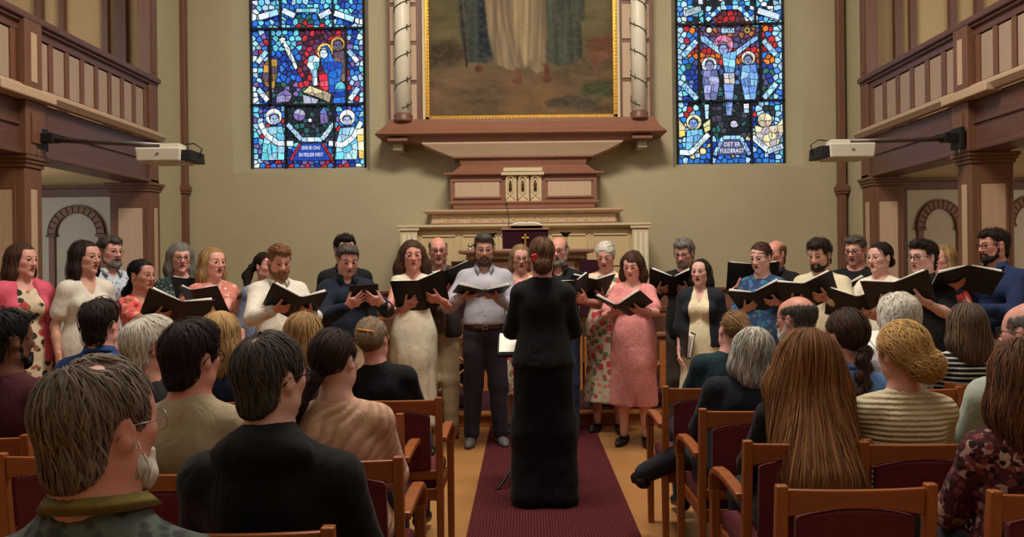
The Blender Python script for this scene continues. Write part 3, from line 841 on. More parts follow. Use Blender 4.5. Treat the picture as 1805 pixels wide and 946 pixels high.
    names = dict(shirt='shirt', dress='dress', sweater='sweater', hoodie='hooded_sweatshirt', jacket='jacket', tee='t_shirt', blouse='blouse')
    go = garment(names[kind], g, m, .020 if seat else .0172, top.get('fold', .0045), 24, skirt=(.95, hem, top.get('nf', 9), top.get('am', .012)) if kind == 'dress' and not seat else None)
    if top.get('label'): go['label'] = top['label']
    if top.get('slit'):                                           # the slit up the front of the skirt: a dark inverted pleat
        pass
    if top.get('collar'):
        cm = top.get('cmat', m); mb = MB(); n = 25; A = []; 
        hi = top['collar']
        for k in range(n):
            t = -1 + 2 * k / (n - 1); a = math.pi / 2 + t * math.radians(150)          # opening at the front (-y)
            fr = abs(t) ** 4
            r1 = neck_r + .014; r2 = neck_r + .034 + .012 * fr
            zt = 1.508 - .030 * abs(t) ** 2; zb = zt - top.get('ch', .046) - hi * fr
            c_, s_ = math.cos(a), math.sin(a)
            A.append([(c_ * r1, .016 + s_ * r1, zt - .03), (c_ * (r1 + .002), .016 + s_ * (r1 + .002), zt), (c_ * r2, .012 + s_ * r2 * (1 + .10 * fr), zb), (c_ * (r2 - .004), .012 + s_ * (r2 - .004), zb + .002)])
        V = [tuple(TP(p)) for row in A for p in row]
        Q = [(k * 4 + j, (k + 1) * 4 + j, (k + 1) * 4 + (j + 1) % 4, k * 4 + (j + 1) % 4) for k in range(n - 1) for j in range(4)]
        mb.add(V, Q); mb.build('collar', cm, go, True)
    if top.get('buttons'):
        bz = np.linspace(1.36, 1.0, 6)
        for z in bz:
            p0 = np.array([0, -.30, z + zo]);
            # walk in to the cloth
            t = np.linspace(0, .3, 61); pts = p0 + np.outer(t, [0, 1, 0]); pts2 = np.array([RL @ (q - piv) + piv for q in pts])
            dd = eval_pts(g, pts2); hit = np.argmax(dd < .002)
            if dd[hit] < .01:
                mb = MB(); c = pts2[hit]; mb.lathe([(.0, .0), (.0055, .0), (.0055, .003), (0, .004)], 8)
                V = np.concatenate(mb.V); V = np.stack([V[:, 0], -V[:, 2], V[:, 1]], 1) + c; mb.V = [V]
                mb.build('button', top.get('bmat', M_METAL), go, True)
    if S.get('over'):                                             # open jacket, vest or cardigan over the first garment
        ov = S['over']; off2 = off + .016
        g2 = bt(off2, .06) + [Ell(p.c, p.r + .01, p.k, p.R) for p in g[7:9] if isinstance(p, Ell)]
        s2 = ov.get('sleeve', 1.9)
        if s2 > 0:
            for sd in (-1, 1): g2 += arm(sd, off2 + .006, 0, s2)
        g2 += [Seg(TP((0, .030, 1.442)), TP((-shx * .9, .016, shz + .008)), neck_r * .80 + off2, .040 + off2, .05), Seg(TP((0, .030, 1.442)), TP((shx * .9, .016, shz + .008)), neck_r * .80 + off2, .040 + off2, .05)]
        g2 += [Seg((0, .01, 1.0), (0, .008, ov.get('hem', .85)), .160 + .05 * fat + off2, .170 + off2 + .055 * fat, .05, ((0, 1, 0), .74)), Cut((0, 0, ov.get('hem', .85)), (0, 0, -1))] if not seat else []
        gw = ov.get('gap', .075)
        g2 += [Seg(TP((0, -.16, 1.46)), TP((0, -.17, .6)), gw, gw * 1.15, .01, ((0, 1, 0), 1.9), sub=True)]
        g2 += [Seg(TP((0, .01, 1.49)), TP((0, .0, 1.70)), neck_r + .026, neck_r + .05, .012, sub=True)]
        oo = garment(ov['name'], g2, ov['mat'], .0175, .004, 24)
        if ov.get('label'): oo['label'] = ov['label']
    bot = S.get('bottom')
    if bot:
        g3 = []
        for sd in (-1, 1):
            hip, kn, an = legs[sd]; o = bot.get('off', .016)
            if bot['kind'] == 'trousers':
                an2 = an + (kn - an) * bot.get('short', .04)
                g3 += [Seg(hip, kn, .088 + .02 * fat + o * .5, .064 + o, .035), Seg(kn, an2, .064 + o, .048 + o + bot.get('flare', 0), .03)]
            else:
                g3 += [Seg(hip, kn, .092 + .02 * fat + o, .075 + o + bot.get('flare', 0) * .6, .09), Seg(kn, (an[0], an[1], .05), .075 + o + bot.get('flare', 0) * .6, .075 + o + bot.get('flare', 0), .09)]
        g3.append(Ell((0, .012, .94 + zo), (.158 + .045 * fat, .118 + .05 * fat, .12), .04))
        if not seat: g3.append(Cut((0, 0, bot.get('top', 1.0)), (0, 0, 1)))
        if bot['kind'] == 'wide': g3.append(Cut((0, 0, .025), (0, 0, -1)))
        garment('trousers', g3, bot['mat'], .026 if seat else .0195, bot.get('fold', .006), 30, (1, 1, 1.1))
        if bot.get('belt'):
            mb = MB(); V = []; n = 40
            for k in range(n):
                a = 2 * math.pi * k / n
                for dr, z in ((0, .955), (.007, .955), (.007, .993), (0, .993)):
                    V.append(((.158 + .048 * fat + dr) * math.cos(a), .010 + (.120 + .055 * fat + dr) * math.sin(a), z + zo))
            Q = [(k * 4 + j, ((k + 1) % n) * 4 + j, ((k + 1) % n) * 4 + (j + 1) % 4, k * 4 + (j + 1) % 4) for k in range(n) for j in range(4)]
            mb.add(V, Q); bo = mb.build('belt', M_LEATHER, root, True)
            fy = .010 - (.120 + .055 * fat) - .012
            mk = MB(); mk.box(-.022, .022, fy, fy + .006, .956 + zo, .963 + zo); mk.box(-.022, .022, fy, fy + .006, .986 + zo, .993 + zo)
            mk.box(-.022, -.015, fy, fy + .006, .956 + zo, .993 + zo); mk.box(.015, .022, fy, fy + .006, .956 + zo, .993 + zo); mk.build('buckle', M_METAL, bo)
    if S.get('shoes'):
        for sd in (-1, 1):
            an = legs[sd][2]; x, y = an[0], an[1]; tw = sd * .02
            dz = max(0, an[2] - .085); sp_ = [Seg((x, y + .03, .040), (x + tw, y - .10, .036), .040, .038, .03), Seg((x + tw, y - .10, .030), (x + tw * 1.6, y - .165, .026), .038, .026, .03), Ell((x, y + .02, .05), (.040, .05, .05), .03), Cut((0, 0, .004), (0, 0, -1))]
            if S['shoes'] == 'pump':
                sp_.append(Ell((x, y - .06, .085), (.032, .075, .05), .01, sub=True)); mt = M_SHOEB
            else: mt = S['shoes']
            Pq, Qq = nets(sp_, .019 if seat else .0135); Pq[:, 2] += dz; mesh('shoe', Pq, Qq, mt, root, True)
    S['_root'] = root; S['_TP'] = TP; S['_hc'] = hc; S['_RH'] = RH; S['_g'] = g
    return root
# ------------------------------------------------------------------ the hall
D = 10.28                                    # back wall
XL, XR = -4.24, 4.02                         # side returns of the chancel wall
M_WALL = mat_plain('mustard_plaster', (176, 164, 130), 0.9, 0.05, 1.2, 0.25, 130)
M_WALLG = mat_plain('side_plaster', (176, 166, 128), 0.9, 0.05, 1.2, 0.25, 130)
M_CREAM = mat_plain('cream_paint', (200, 174, 128), 0.6, 0.04, 2.0, 0.06, 80)
M_CREAMP = mat_wood('cream_panel', (190, 160, 130), 0.55, 2, 6.0, 0.06)
M_CREAML = mat_plain('pale_cream_paint', (208, 188, 148), 0.55, 0.04, 2.0, 0.05, 80)
M_DOORW = mat_plain('white_door_paint', (222, 214, 192), 0.5, 0.03, 2.0, 0.05, 80)
M_BROWN = mat_wood('brown_stained_wood', (114, 76, 56), 0.42, 2, 8.0, 0.18)
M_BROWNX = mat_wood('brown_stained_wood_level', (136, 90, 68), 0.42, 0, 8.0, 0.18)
M_BROWNY = mat_wood('brown_gallery_wood', (98, 66, 56), 0.36, 1, 8.0, 0.18)
M_MAUVE = mat_wood('mauve_brown_wood', (150, 108, 86), 0.5, 0, 6.0, 0.10)
M_ORANGE = mat_wood('honey_wood', (176, 106, 52), 0.4, 0, 8.0, 0.22)
M_GPAN = mat_wood('grey_cream_gallery_panel', (168, 144, 122), 0.5, 2, 6.0, 0.06)
M_GOLD = mat_plain('gilding', (196, 150, 58), 0.35, 0.2, 40, 0.2, 90, 0.6)
M_WHITECOL = mat_plain('white_column_paint', (226, 216, 190), 0.4, 0.04, 4, 0.05)
M_VINE = mat_plain('dark_green_vine', (62, 62, 40), 0.7)
M_LEAD = mat_plain('black_lead', (14, 15, 18), 0.6)
M_PURPLE = fab((52, 16, 28), rough=.9)
M_IRON = mat_plain('black_iron', (24, 23, 24), 0.5)
M_PAPER = mat_plain('white_paper', (232, 226, 214), 0.8, 0.03, 8, 0.03)
M_CEIL = mat_plain('ceiling_paint', (222, 210, 184), 0.9, 0.03)

def struct(mb, name, mat, **k):
    o = mb.build(name, mat, **k); tag(o, kind='structure'); return o
def mat_floor():
    m, nt, b = mat_new('honey_linoleum'); v = coords(nt)
    n = noise(nt, v, 2.2, 5); n2 = noise(nt, v, 45, 3)
    c = lin((170, 120, 68))
    a = ramp(nt, n.outputs[0], [(0.3, scale_c(c, .86)), (0.7, scale_c(c, 1.08))])
    mx = N(nt, 'ShaderNodeMix', data_type='RGBA', blend_type='MULTIPLY'); mx.inputs[0].default_value = .35
    nt.links.new(a, mx.inputs[6]); nt.links.new(ramp(nt, n2.outputs[0], [(.35, (.7, .7, .7)), (.6, (1, 1, 1))]), mx.inputs[7])
    nt.links.new(mx.outputs[2], b.inputs['Base Color']); b.inputs['Roughness'].default_value = .38
    bump(nt, b, n2.outputs[0], .05, .002); return m
def mat_carpet():
    m, nt, b = mat_new('ribbed_maroon_carpet'); v = coords(nt)
    w = N(nt, 'ShaderNodeTexWave', bands_direction='X'); w.inputs['Scale'].default_value = 18.0; w.inputs['Distortion'].default_value = .4; w.inputs['Detail Scale'].default_value = 6
    nt.links.new(v, w.inputs['Vector']); n = noise(nt, coords(nt, (1, .15, 1)), 160, 3)
    c = lin((98, 42, 45))
    mx = N(nt, 'ShaderNodeMix', data_type='RGBA', blend_type='MULTIPLY'); mx.inputs[0].default_value = .8
    nt.links.new(ramp(nt, w.outputs[1], [(.1, scale_c(c, .5)), (.6, c)]), mx.inputs[6]); nt.links.new(ramp(nt, n.outputs[0], [(.3, (.55, .55, .55)), (.65, (1, 1, 1))]), mx.inputs[7])
    nt.links.new(mx.outputs[2], b.inputs['Base Color']); b.inputs['Roughness'].default_value = .95; b.inputs['Specular IOR Level'].default_value = .1
    bump(nt, b, w.outputs[1], .6, .006); return m
M_FLOOR, M_CARPET = mat_floor(), mat_carpet()
struct(MB().box(-7.0, 7.0, -2.2, 10.7, -.2, 0), 'floor', M_FLOOR)
struct(MB().box(-7.0, 7.0, -2.2, 10.7, 7.0, 7.2), 'ceiling', M_CEIL)
struct(MB().box(-7.2, 7.2, -2.4, -2.2, 0, 7.0), 'wall_rear', M_WALL)
struct(MB().box(-7.2, -7.0, -2.2, 10.7, 0, 7.0), 'wall_left', M_CREAM)
struct(MB().box(7.0, 7.2, -2.2, 10.7, 0, 7.0), 'wall_right', M_CREAM)

# back wall with two splayed window openings
GY = D + .26                                 # plane of the glass
wins = []
for (xa, xb, yb) in ((445, 643, 295), (1193, 1380, 287.5)):
    a, b = at(xa + 2, yb, GY), at(xb + 1, yb, GY)
    wins.append((a.x, b.x, (a.z + b.z) / 2, 5.75))
mb = MB()
ox = [(w[0] - .17, w[1] + .11) if i == 0 else (w[0] - .11, w[1] + .17) for i, w in enumerate(wins)]
OZ0, OZ1 = wins[0][2] - .09, 5.9
xs = [XL - .1, ox[0][0], ox[0][1], ox[1][0], ox[1][1], XR + .1]
for i in (0, 2, 4): mb.box(xs[i], xs[i + 1], D, D + .5, 0, 7.0)
for i in (1, 3): mb.box(xs[i], xs[i + 1], D, D + .5, 0, OZ0); mb.box(xs[i], xs[i + 1], D, D + .5, OZ1, 7.0)
for i, w in enumerate(wins):
    o0, o1 = ox[i]
    for (p, q) in (((o0, OZ0), (w[0], w[2])), ((o1, OZ0), (w[1], w[2]))):          # splayed jambs
        mb.hexa([(p[0], D, OZ0), (q[0], GY + .02, w[2]), (q[0] + (p[0] - q[0]) * 2, GY + .02, OZ0), (p[0], D + .02, OZ0)],
                [(p[0], D, OZ1), (q[0], GY + .02, OZ1), (q[0] + (p[0] - q[0]) * 2, GY + .02, OZ1), (p[0], D + .02, OZ1)])
    mb.add([(o0, D, OZ0), (o1, D, OZ0), (w[1] + .05, GY + .02, w[2]), (w[0] - .05, GY + .02, w[2]), (o1, GY + .02, OZ0), (o0, GY + .02, OZ0)], [(0, 1, 2, 3), (3, 2, 4, 5), (1, 0, 5, 4)], [(0, 3, 5), (1, 4, 2)])
struct(mb, 'wall_back', M_WALL)
for nm, x0, x1, y0 in (('wall_return_left', XL - .12, XL, 9.36), ('wall_return_right', XR, XR + .12, 9.7)):
    struct(MB().box(x0, x1, y0, D, 0, 7.0), nm, M_WALLG)
# end walls of the side aisles (below the galleries) and of the galleries (above)
EY = 9.95
for sd, x0, x1 in ((-1, -7.0, XL - .12), (1, XR + .12, 7.0)):
    struct(MB().box(x0, x1, EY, EY + .2, 0, 7.0), 'wall_end_%s' % ('left' if sd < 0 else 'right'), M_CREAM)

# corner posts
def corner_post(n, px0, px1, d):
    a, b = at(px0, 330, d), at(px1, 330, d); x0, x1 = a.x, b.x
    t = empty('trim_%d' % n, ((x0 + x1) / 2, d, 0)); tag(t, kind='structure')
    w = (x1 - x0) / 2
    MB().box(-w, w, 0, .10, 0, 7.0).build('post_shaft', M_BROWN, t, bevel=.006)
    z = at(px0, 335, d).z
    m = MB()
    for k, (e, z0, z1) in enumerate(((.035, z - .01, z + .05), (.022, z - .04, z - .01), (.012, z + .05, z + .08))): m.box(-w - e, w + e, -e, .10, z0, z1)
    m.build('capital', M_BROWN, t, bevel=.004)
corner_post(1, 315, 328, 10.16); corner_post(2, 1480, 1492, 10.16)

# platform and carpet
struct(MB().box(-3.2, 3.2, 7.74, D, 0, .10), 'platform_step', M_ORANGE, bevel=.004)
struct(MB().box(-3.22, 3.22, 7.71, 7.9, .10, .125), 'trim_3', M_ORANGE, bevel=.006)
struct(MB().box(-3.0, 3.0, 7.92, D, .10, .128), 'platform_carpet', M_PURPLE)
c = tag(MB().box(-.347, .625, -2.0, 7.70, 0, .012).build('aisle_carpet', M_CARPET), 'ribbed maroon carpet runner along the central aisle', 'carpet')

# wainscot on the back wall
t = empty('trim_4', (0, D, 0)); tag(t, kind='structure')
zc = at(420, 516, D - .04).z
for x0, x1 in ((XL, XR),):
    MB().profile([(-.002, 0), (-.03, 0), (-.03, zc - .30), (-.002, zc - .30)], x0, x1).build('dado_board', M_ORANGE, t)
    MB().profile([(-.002, zc - .30), (-.05, zc - .29), (-.06, zc - .24), (-.035, zc - .23), (-.035, zc - .06), (-.09, zc - .03), (-.10, zc), (-.002, zc)], x0, x1).build('dado_cap', M_BROWNX, t)
n = 22
pw = (XR - XL) / n; pm = None
for i in range(n):
    if pm is None: pm = MB().box(.012, pw - .012, -.042, -.028, .14, zc - .34).build('panel', M_BROWN, t, bevel=.006); pm.location.x = XL; continue
    q = pm.copy(); COL.objects.link(q); q.location.x = XL + i * pw

# ------------------------------------------------------------------ galleries on both sides
def gallery(sd, X, y_end, yA, label, npan):
    """sd -1 left, +1 right; front plane at X; the front runs in depth. local x grows away from the nave."""
    g = empty('gallery_front', (X, 0, 0)); tag(g, label, 'gallery')
    o = sd
    def bx(x0, x1, y0, y1, z0, z1): return MB().box(o * x0, o * x1, y0, y1, z0, z1)
    y0 = yA - 1.75; zr = 3.66; zb = 2.95
    bx(-.05, .14, y0, y_end, zr - .06, zr).build('hand_rail', M_BROWNY, g, bevel=.012)
    bx(-.02, .10, y0, y_end, zr - .09, zr - .06).build('rail_moulding', M_BROWNY, g, bevel=.008)
    bx(.012, .10, y0, y_end, zr - .16, zr - .09).build('top_board', M_BROWNY, g)
    bx(.012, .10, y0, y_end, zb + .08, zb + .12).build('bottom_board', M_BROWNY, g)
    bx(.06, .08, y0, y_end, zb + .08, zr - .1).build('backing_board', M_CREAMP, g)
    m = MB()
    pr = [(.0, 0), (-.06, .0), (-.10, .045), (-.10, .07), (-.03, .10), (.0, .12)]
    V = [(o * x, y, zb + z) for y in (y0, y_end) for x, z in pr]; k = len(pr)
    m.add(V, [(i, (i + 1) % k, k + (i + 1) % k, k + i) for i in range(k)])
    m.build('cornice', M_CREAMP, g)
    bx(-.13, .02, yA - .45, yA + .30, zb - .02, zb + .06).build('cornice_block', M_CREAMP, g, bevel=.012)
    # pilaster with an inset panel over the pillar
    pl = bx(-.05, .10, yA - .02, yA + .22, zb + .06, zr - .06).build('pilaster', M_BROWN, g, bevel=.006)
    bx(-.056, -.045, yA + .06, yA + .14, zb + .14, zr - .16).build('inset_panel', M_CREAMP, pl, bevel=.003)
    # balustrade bays: stile and panel by turns
    def bays(ya, yb, n):
        w = (yb - ya) / n
        for i in range(n):
            c0 = ya + i * w
            bx(.014, .10, c0 + w * .76, c0 + w, zb + .12, zr - .16).build('stile', M_BROWN, g, bevel=.004)
            bx(.026, .062, c0 + .006, c0 + w * .76 - .006, zb + .13, zr - .17).build('panel', M_GPAN, g, bevel=.006)
    bays(yA + .24, y_end - .22, npan); bays(yA - 1.65, yA - .04, 6)
    bx(-.01, .12, y_end - .2, y_end, zb - .5, 7.0).build('end_post', M_BROWN, g, bevel=.006)
    bx(-.02, -.008, y_end - .14, y_end - .06, zr + .05, 6.8).build('end_post_strip', M_BROWN, g, bevel=.003)
    # beam under the gallery
    zb0 = 2.48
    bx(.02, .30, y0, y_end, zb0, zb).build('beam', M_BROWNY, g)
    bx(.0, .03, y0, y_end, zb0 + .24, zb0 + .26).build('beam_moulding', M_BROWNY, g, bevel=.004)
    bx(-.01, .03, y0, y_end, zb0, zb0 + .04).build('beam_edge', M_BROWNY, g, bevel=.008)
    bx(.30, 2.8, y0, y_end + .3, zb - .12, zb).build('gallery_floor', M_CREAML, g)
    bx(-.05, .34, yA - .02, yA + .26, zb0, zb - .02).build('beam_block', M_BROWN, g, bevel=.006)
    bx(-.065, -.05, yA + .05, yA + .18, zb0 + .1, zb - .12).build('block_panel', M_BROWN, g, bevel=.006)
    return g
gallery(-1, -4.14, 9.30, 6.78, 'brown panelled gallery front on the left, above the end projector arm', 8)
gallery(1, 3.99, 9.72, 7.32, 'brown panelled gallery front on the right wall of the nave', 6)

def pillar(n, x0, x1, y0, y1, inner, label):
    t = empty('pillar', ((x0 + x1) / 2, (y0 + y1) / 2, 0)); tag(t, label, 'pillar', None)
    w, h = (x1 - x0) / 2, (y1 - y0) / 2; z1 = 2.48
    MB().box(-w, w, -h, h, 0, z1 - .10).build('shaft', M_BROWN, t, bevel=.008)
    MB().box(-w * .60, w * .60, -h - .006, -h + .004, .45, z1 - .28).build('front_panel', M_CREAMP, t, bevel=.003)
    fr = MB(); e = .022
    for a, b, c_, d_ in ((-w * .60 - e, -w * .60, .43, z1 - .26), (w * .60, w * .60 + e, .43, z1 - .26)): fr.box(a, b, -h - .012, -h + .004, c_, d_)
    fr.box(-w * .60, w * .60, -h - .012, -h + .004, z1 - .28, z1 - .26); fr.box(-w * .60, w * .60, -h - .012, -h + .004, .43, .45)
    fr.build('panel_frame', M_BROWN, t, bevel=.003)
    s = inner
    MB().box(s * w - .004, s * w + .006, -h * .35, h * .35, .45, z1 - .28).build('side_panel', M_CREAMP, t, bevel=.002)
    cp = MB()
    for e, a, b in ((.045, z1 - .035, z1), (.03, z1 - .065, z1 - .035), (.015, z1 - .10, z1 - .065)): cp.box(-w - e, w + e, -h - e, h + e, a, b)
    cp.build('capital', M_BROWN, t, bevel=.006)
    MB().box(-w - .02, w + .02, -h - .02, h + .02, 0, .16).build('plinth', M_BROWN, t, bevel=.008)
pillar(1, -4.62, -4.14, 6.82, 7.06, 1, 'square brown pillar with cream panel at the left edge')
pillar(2, -4.60, -4.14, 9.12, 9.34, 1, 'square brown pillar beside the left arched door')
pillar(3, 4.0, 4.38, 7.36, 7.60, -1, 'square brown pillar with cream panel behind the man in blue')
pillar(4, 4.0, 4.36, 9.46, 9.74, -1, 'square brown pillar left of the right arched door')

# arched panels in the end walls of the aisles
def arched_door(n, pxl, pxr, ytop, yspring, fl, fr_, fy):
    d = EY - .01
    t = empty('door_%d' % n, (0, d, 0)); tag(t, kind='structure')
    xl, xr = at(pxl, 400, d).x, at(pxr, 400, d).x; zt = at(pxl, ytop, d).z; zs = at(pxl, yspring, d).z
    fx0, fx1 = at(fl, 400, d).x, at(fr_, 400, d).x; fz = at((fl + fr_) / 2, fy, d).z
    MB().box(fx0, fx1, -.03, 0, .05, fz - .03).build('door_leaf', M_DOORW, t)
    m = MB().box(fx0 - .09, fx1 + .09, -.07, 0, fz - .10, fz)
    m.box(fx0 - .09, fx0, -.06, 0, 0, fz - .10); m.box(fx1, fx1 + .09, -.06, 0, 0, fz - .10); m.build('door_frame', M_BROWN, t, bevel=.006)
    MB().box(fx0 - .12, fx1 + .12, -.10, 0, fz, fz + .035).build('frame_cornice', M_BROWN, t, bevel=.006)
    cx, R = (xl + xr) / 2, (xr - xl) / 2; r = R - .075; H = zt - zs
    na = 13
    for k in range(na):                                            # carved voussoirs
        a0, a1 = math.pi * (k + .06) / na, math.pi * (k + .94) / na
        P = [(cx + q * math.cos(a), -.03, zs + (H / R) * q * math.sin(a)) for a, q in ((a0, r), (a0, R), (a1, R), (a1, r))]
        MB().prism(P, (0, -.035, 0)).build('voussoir', M_MAUVE, t, bevel=.004)
    m = MB()
    for q0, q1 in ((R, R + .012), (r - .012, r)):
        for k in range(20):
            a0, a1 = math.pi * k / 20, math.pi * (k + 1) / 20
            m.prism([(cx + q * math.cos(a), -.03, zs + (H / R) * q * math.sin(a)) for a, q in ((a0, q0), (a0, q1), (a1, q1), (a1, q0))], (0, -.04, 0))
    m.build('arch_moulding', M_BROWN, t)
    for x in (xl + .037, xr - .037):
        MB().box(x - .037, x + .037, -.06, 0, .1, zs - .03).build('colonnette', M_MAUVE, t, bevel=.008)
        MB().box(x - .06, x + .06, -.08, 0, zs - .035, zs).build('impost', M_BROWN, t, bevel=.006)
arched_door(1, 90, 187, 364, 413, 74, 203, 333)
arched_door(2, 1614, 1694, 354, 401, 1596, 1712, 320)
arched_door(3, 1772, 1852, 347, 395, 1756, 1868, 320)
# cream posts and boards on the gallery end walls
for n, lst in ((5, ((67, 80), (110, 119), (185, 196), (207, 228), (258, 272))), (6, ((1522, 1537), (1573, 1586), (1600, 1611), (1670, 1682), (1716, 1728)))):
    t = empty('trim_%d' % n, (0, EY, 0)); tag(t, kind='structure')
    for a, b in lst:
        x0, x1 = at(a, 80, EY).x, at(b, 80, EY).x
        MB().box(x0, x1, -.08, .0, 2.95, 7.0).build('post', M_BROWN, t, bevel=.006)

# ------------------------------------------------------------------ stained glass
def mat_glass():
    m, nt, b = mat_new('stained_glass')
    a = N(nt, 'ShaderNodeAttribute'); a.attribute_name = 'Col'
    n = noise(nt, coords(nt), 38, 4, .65)
    mx = N(nt, 'ShaderNodeMix', data_type='RGBA', blend_type='MULTIPLY'); mx.inputs[0].default_value = .75
    nt.links.new(a.outputs[0], mx.inputs[6]); nt.links.new(ramp(nt, n.outputs[0], [(.32, (.35, .35, .4)), (.6, (1.15, 1.15, 1.15))]), mx.inputs[7])
    nt.links.new(mx.outputs[2], b.inputs['Base Color']); nt.links.new(mx.outputs[2], b.inputs['Emission Color'])
    b.inputs['Emission Strength'].default_value = 1.0; b.inputs['Roughness'].default_value = .25
    return m
M_GLASS = mat_glass()
def clip_poly(P, a, b, c):
    """keeps a*x + b*y <= c"""
    out = []
    for i in range(len(P)):
        p, q = P[i], P[(i + 1) % len(P)]; dp, dq = a * p[0] + b * p[1] - c, a * q[0] + b * q[1] - c
        if dp <= 0: out.append(p)
        if (dp < 0 < dq) or (dq < 0 < dp):
            t = dp / (dp - dq); out.append((p[0] + t * (q[0] - p[0]), p[1] + t * (q[1] - p[1])))
    return out
def voronoi(pts, rect):
    pts = np.array(pts); cells = []
    for i, p in enumerate(pts):
        P = [(rect[0], rect[1]), (rect[2], rect[1]), (rect[2], rect[3]), (rect[0], rect[3])]
        o = np.argsort(((pts - p) ** 2).sum(1))[1:18]
        for j in o:
            q = pts[j]; a, b = q[0] - p[0], q[1] - p[1]; P = clip_poly(P, a, b, (q @ q - p @ p) / 2)
            if len(P) < 3: break
        cells.append(P)
    return cells
def inset(P, e):
    """shrinks a polygon by moving its corners along their bisectors"""
    n = len(P); out = []; A = sum(P[i][0] * P[(i + 1) % n][1] - P[(i + 1) % n][0] * P[i][1] for i in range(n)); s = 1 if A > 0 else -1
    for i in range(n):
        p0, p1, p2 = np.array(P[i - 1]), np.array(P[i]), np.array(P[(i + 1) % n])
        d1, d2 = nv(p1 - p0), nv(p2 - p1); n1, n2 = s * np.array([-d1[1], d1[0]]), s * np.array([-d2[1], d2[0]])
        b = n1 + n2; L = np.linalg.norm(b)
        out.append(tuple(p1 + (b / max(L, .6)) * e * min(2 / max(L, .6), 1.6)))
    return out
def area2(P): return abs(sum(P[i][0] * P[(i + 1) % len(P)][1] - P[(i + 1) % len(P)][0] * P[i][1] for i in range(len(P)))) / 2
def clean(P, e=2.0):
    out = []
    for p in P:
        if not out or math.hypot(p[0] - out[-1][0], p[1] - out[-1][1]) > e: out.append(p)
    while len(out) > 2 and math.hypot(out[0][0] - out[-1][0], out[0][1] - out[-1][1]) <= e: out.pop()
    return out
def text_arrays(body, size):
    cu = bpy.data.curves.new('lettering', 'FONT'); cu.body = body; cu.size = size; cu.align_x = 'CENTER'; cu.align_y = 'CENTER'; cu.resolution_u = 2
    o = bpy.data.objects.new('lettering', cu); COL.objects.link(o)
    dg = bpy.context.evaluated_depsgraph_get(); me = o.evaluated_get(dg).to_mesh()
    V = np.array([v.co[:] for v in me.vertices]); me.calc_loop_triangles(); T = np.array([t.vertices[:] for t in me.loop_triangles])
    o.evaluated_get(dg).to_mesh_clear(); bpy.data.objects.remove(o); bpy.data.curves.remove(cu); return V, T
def lettering(name, body, size, loc, mat, parent, depth=.004, ang=0.0, width=None):
    V, T = text_arrays(body, size)
    if not len(V): return
    if width: V[:, 0] *= width / (V[:, 0].max() - V[:, 0].min())
    c, s = math.cos(ang), math.sin(ang); x, z = V[:, 0] * c - V[:, 1] * s, V[:, 0] * s + V[:, 1] * c
    n = len(V)
    F = np.stack([x, np.full(n, -depth), z], 1); B = np.stack([x, np.zeros(n), z], 1)
    ed = {}
    for t in T:
        for i in range(3): ed[(t[i], t[(i + 1) % 3])] = 1
    Q = [(b, a, a + n, b + n) for a, b in ed if (b, a) not in ed]
    o = mesh(name, np.concatenate([F, B]) + np.array(loc), Q, mat, parent, False, None, T)
    o.data.materials  # front faces and sides only
    return o
def circle(c, r, n=14, sy=1.0): return [(c[0] + r * math.cos(2 * math.pi * k / n), c[1] + sy * r * math.sin(2 * math.pi * k / n)) for k in range(n)]

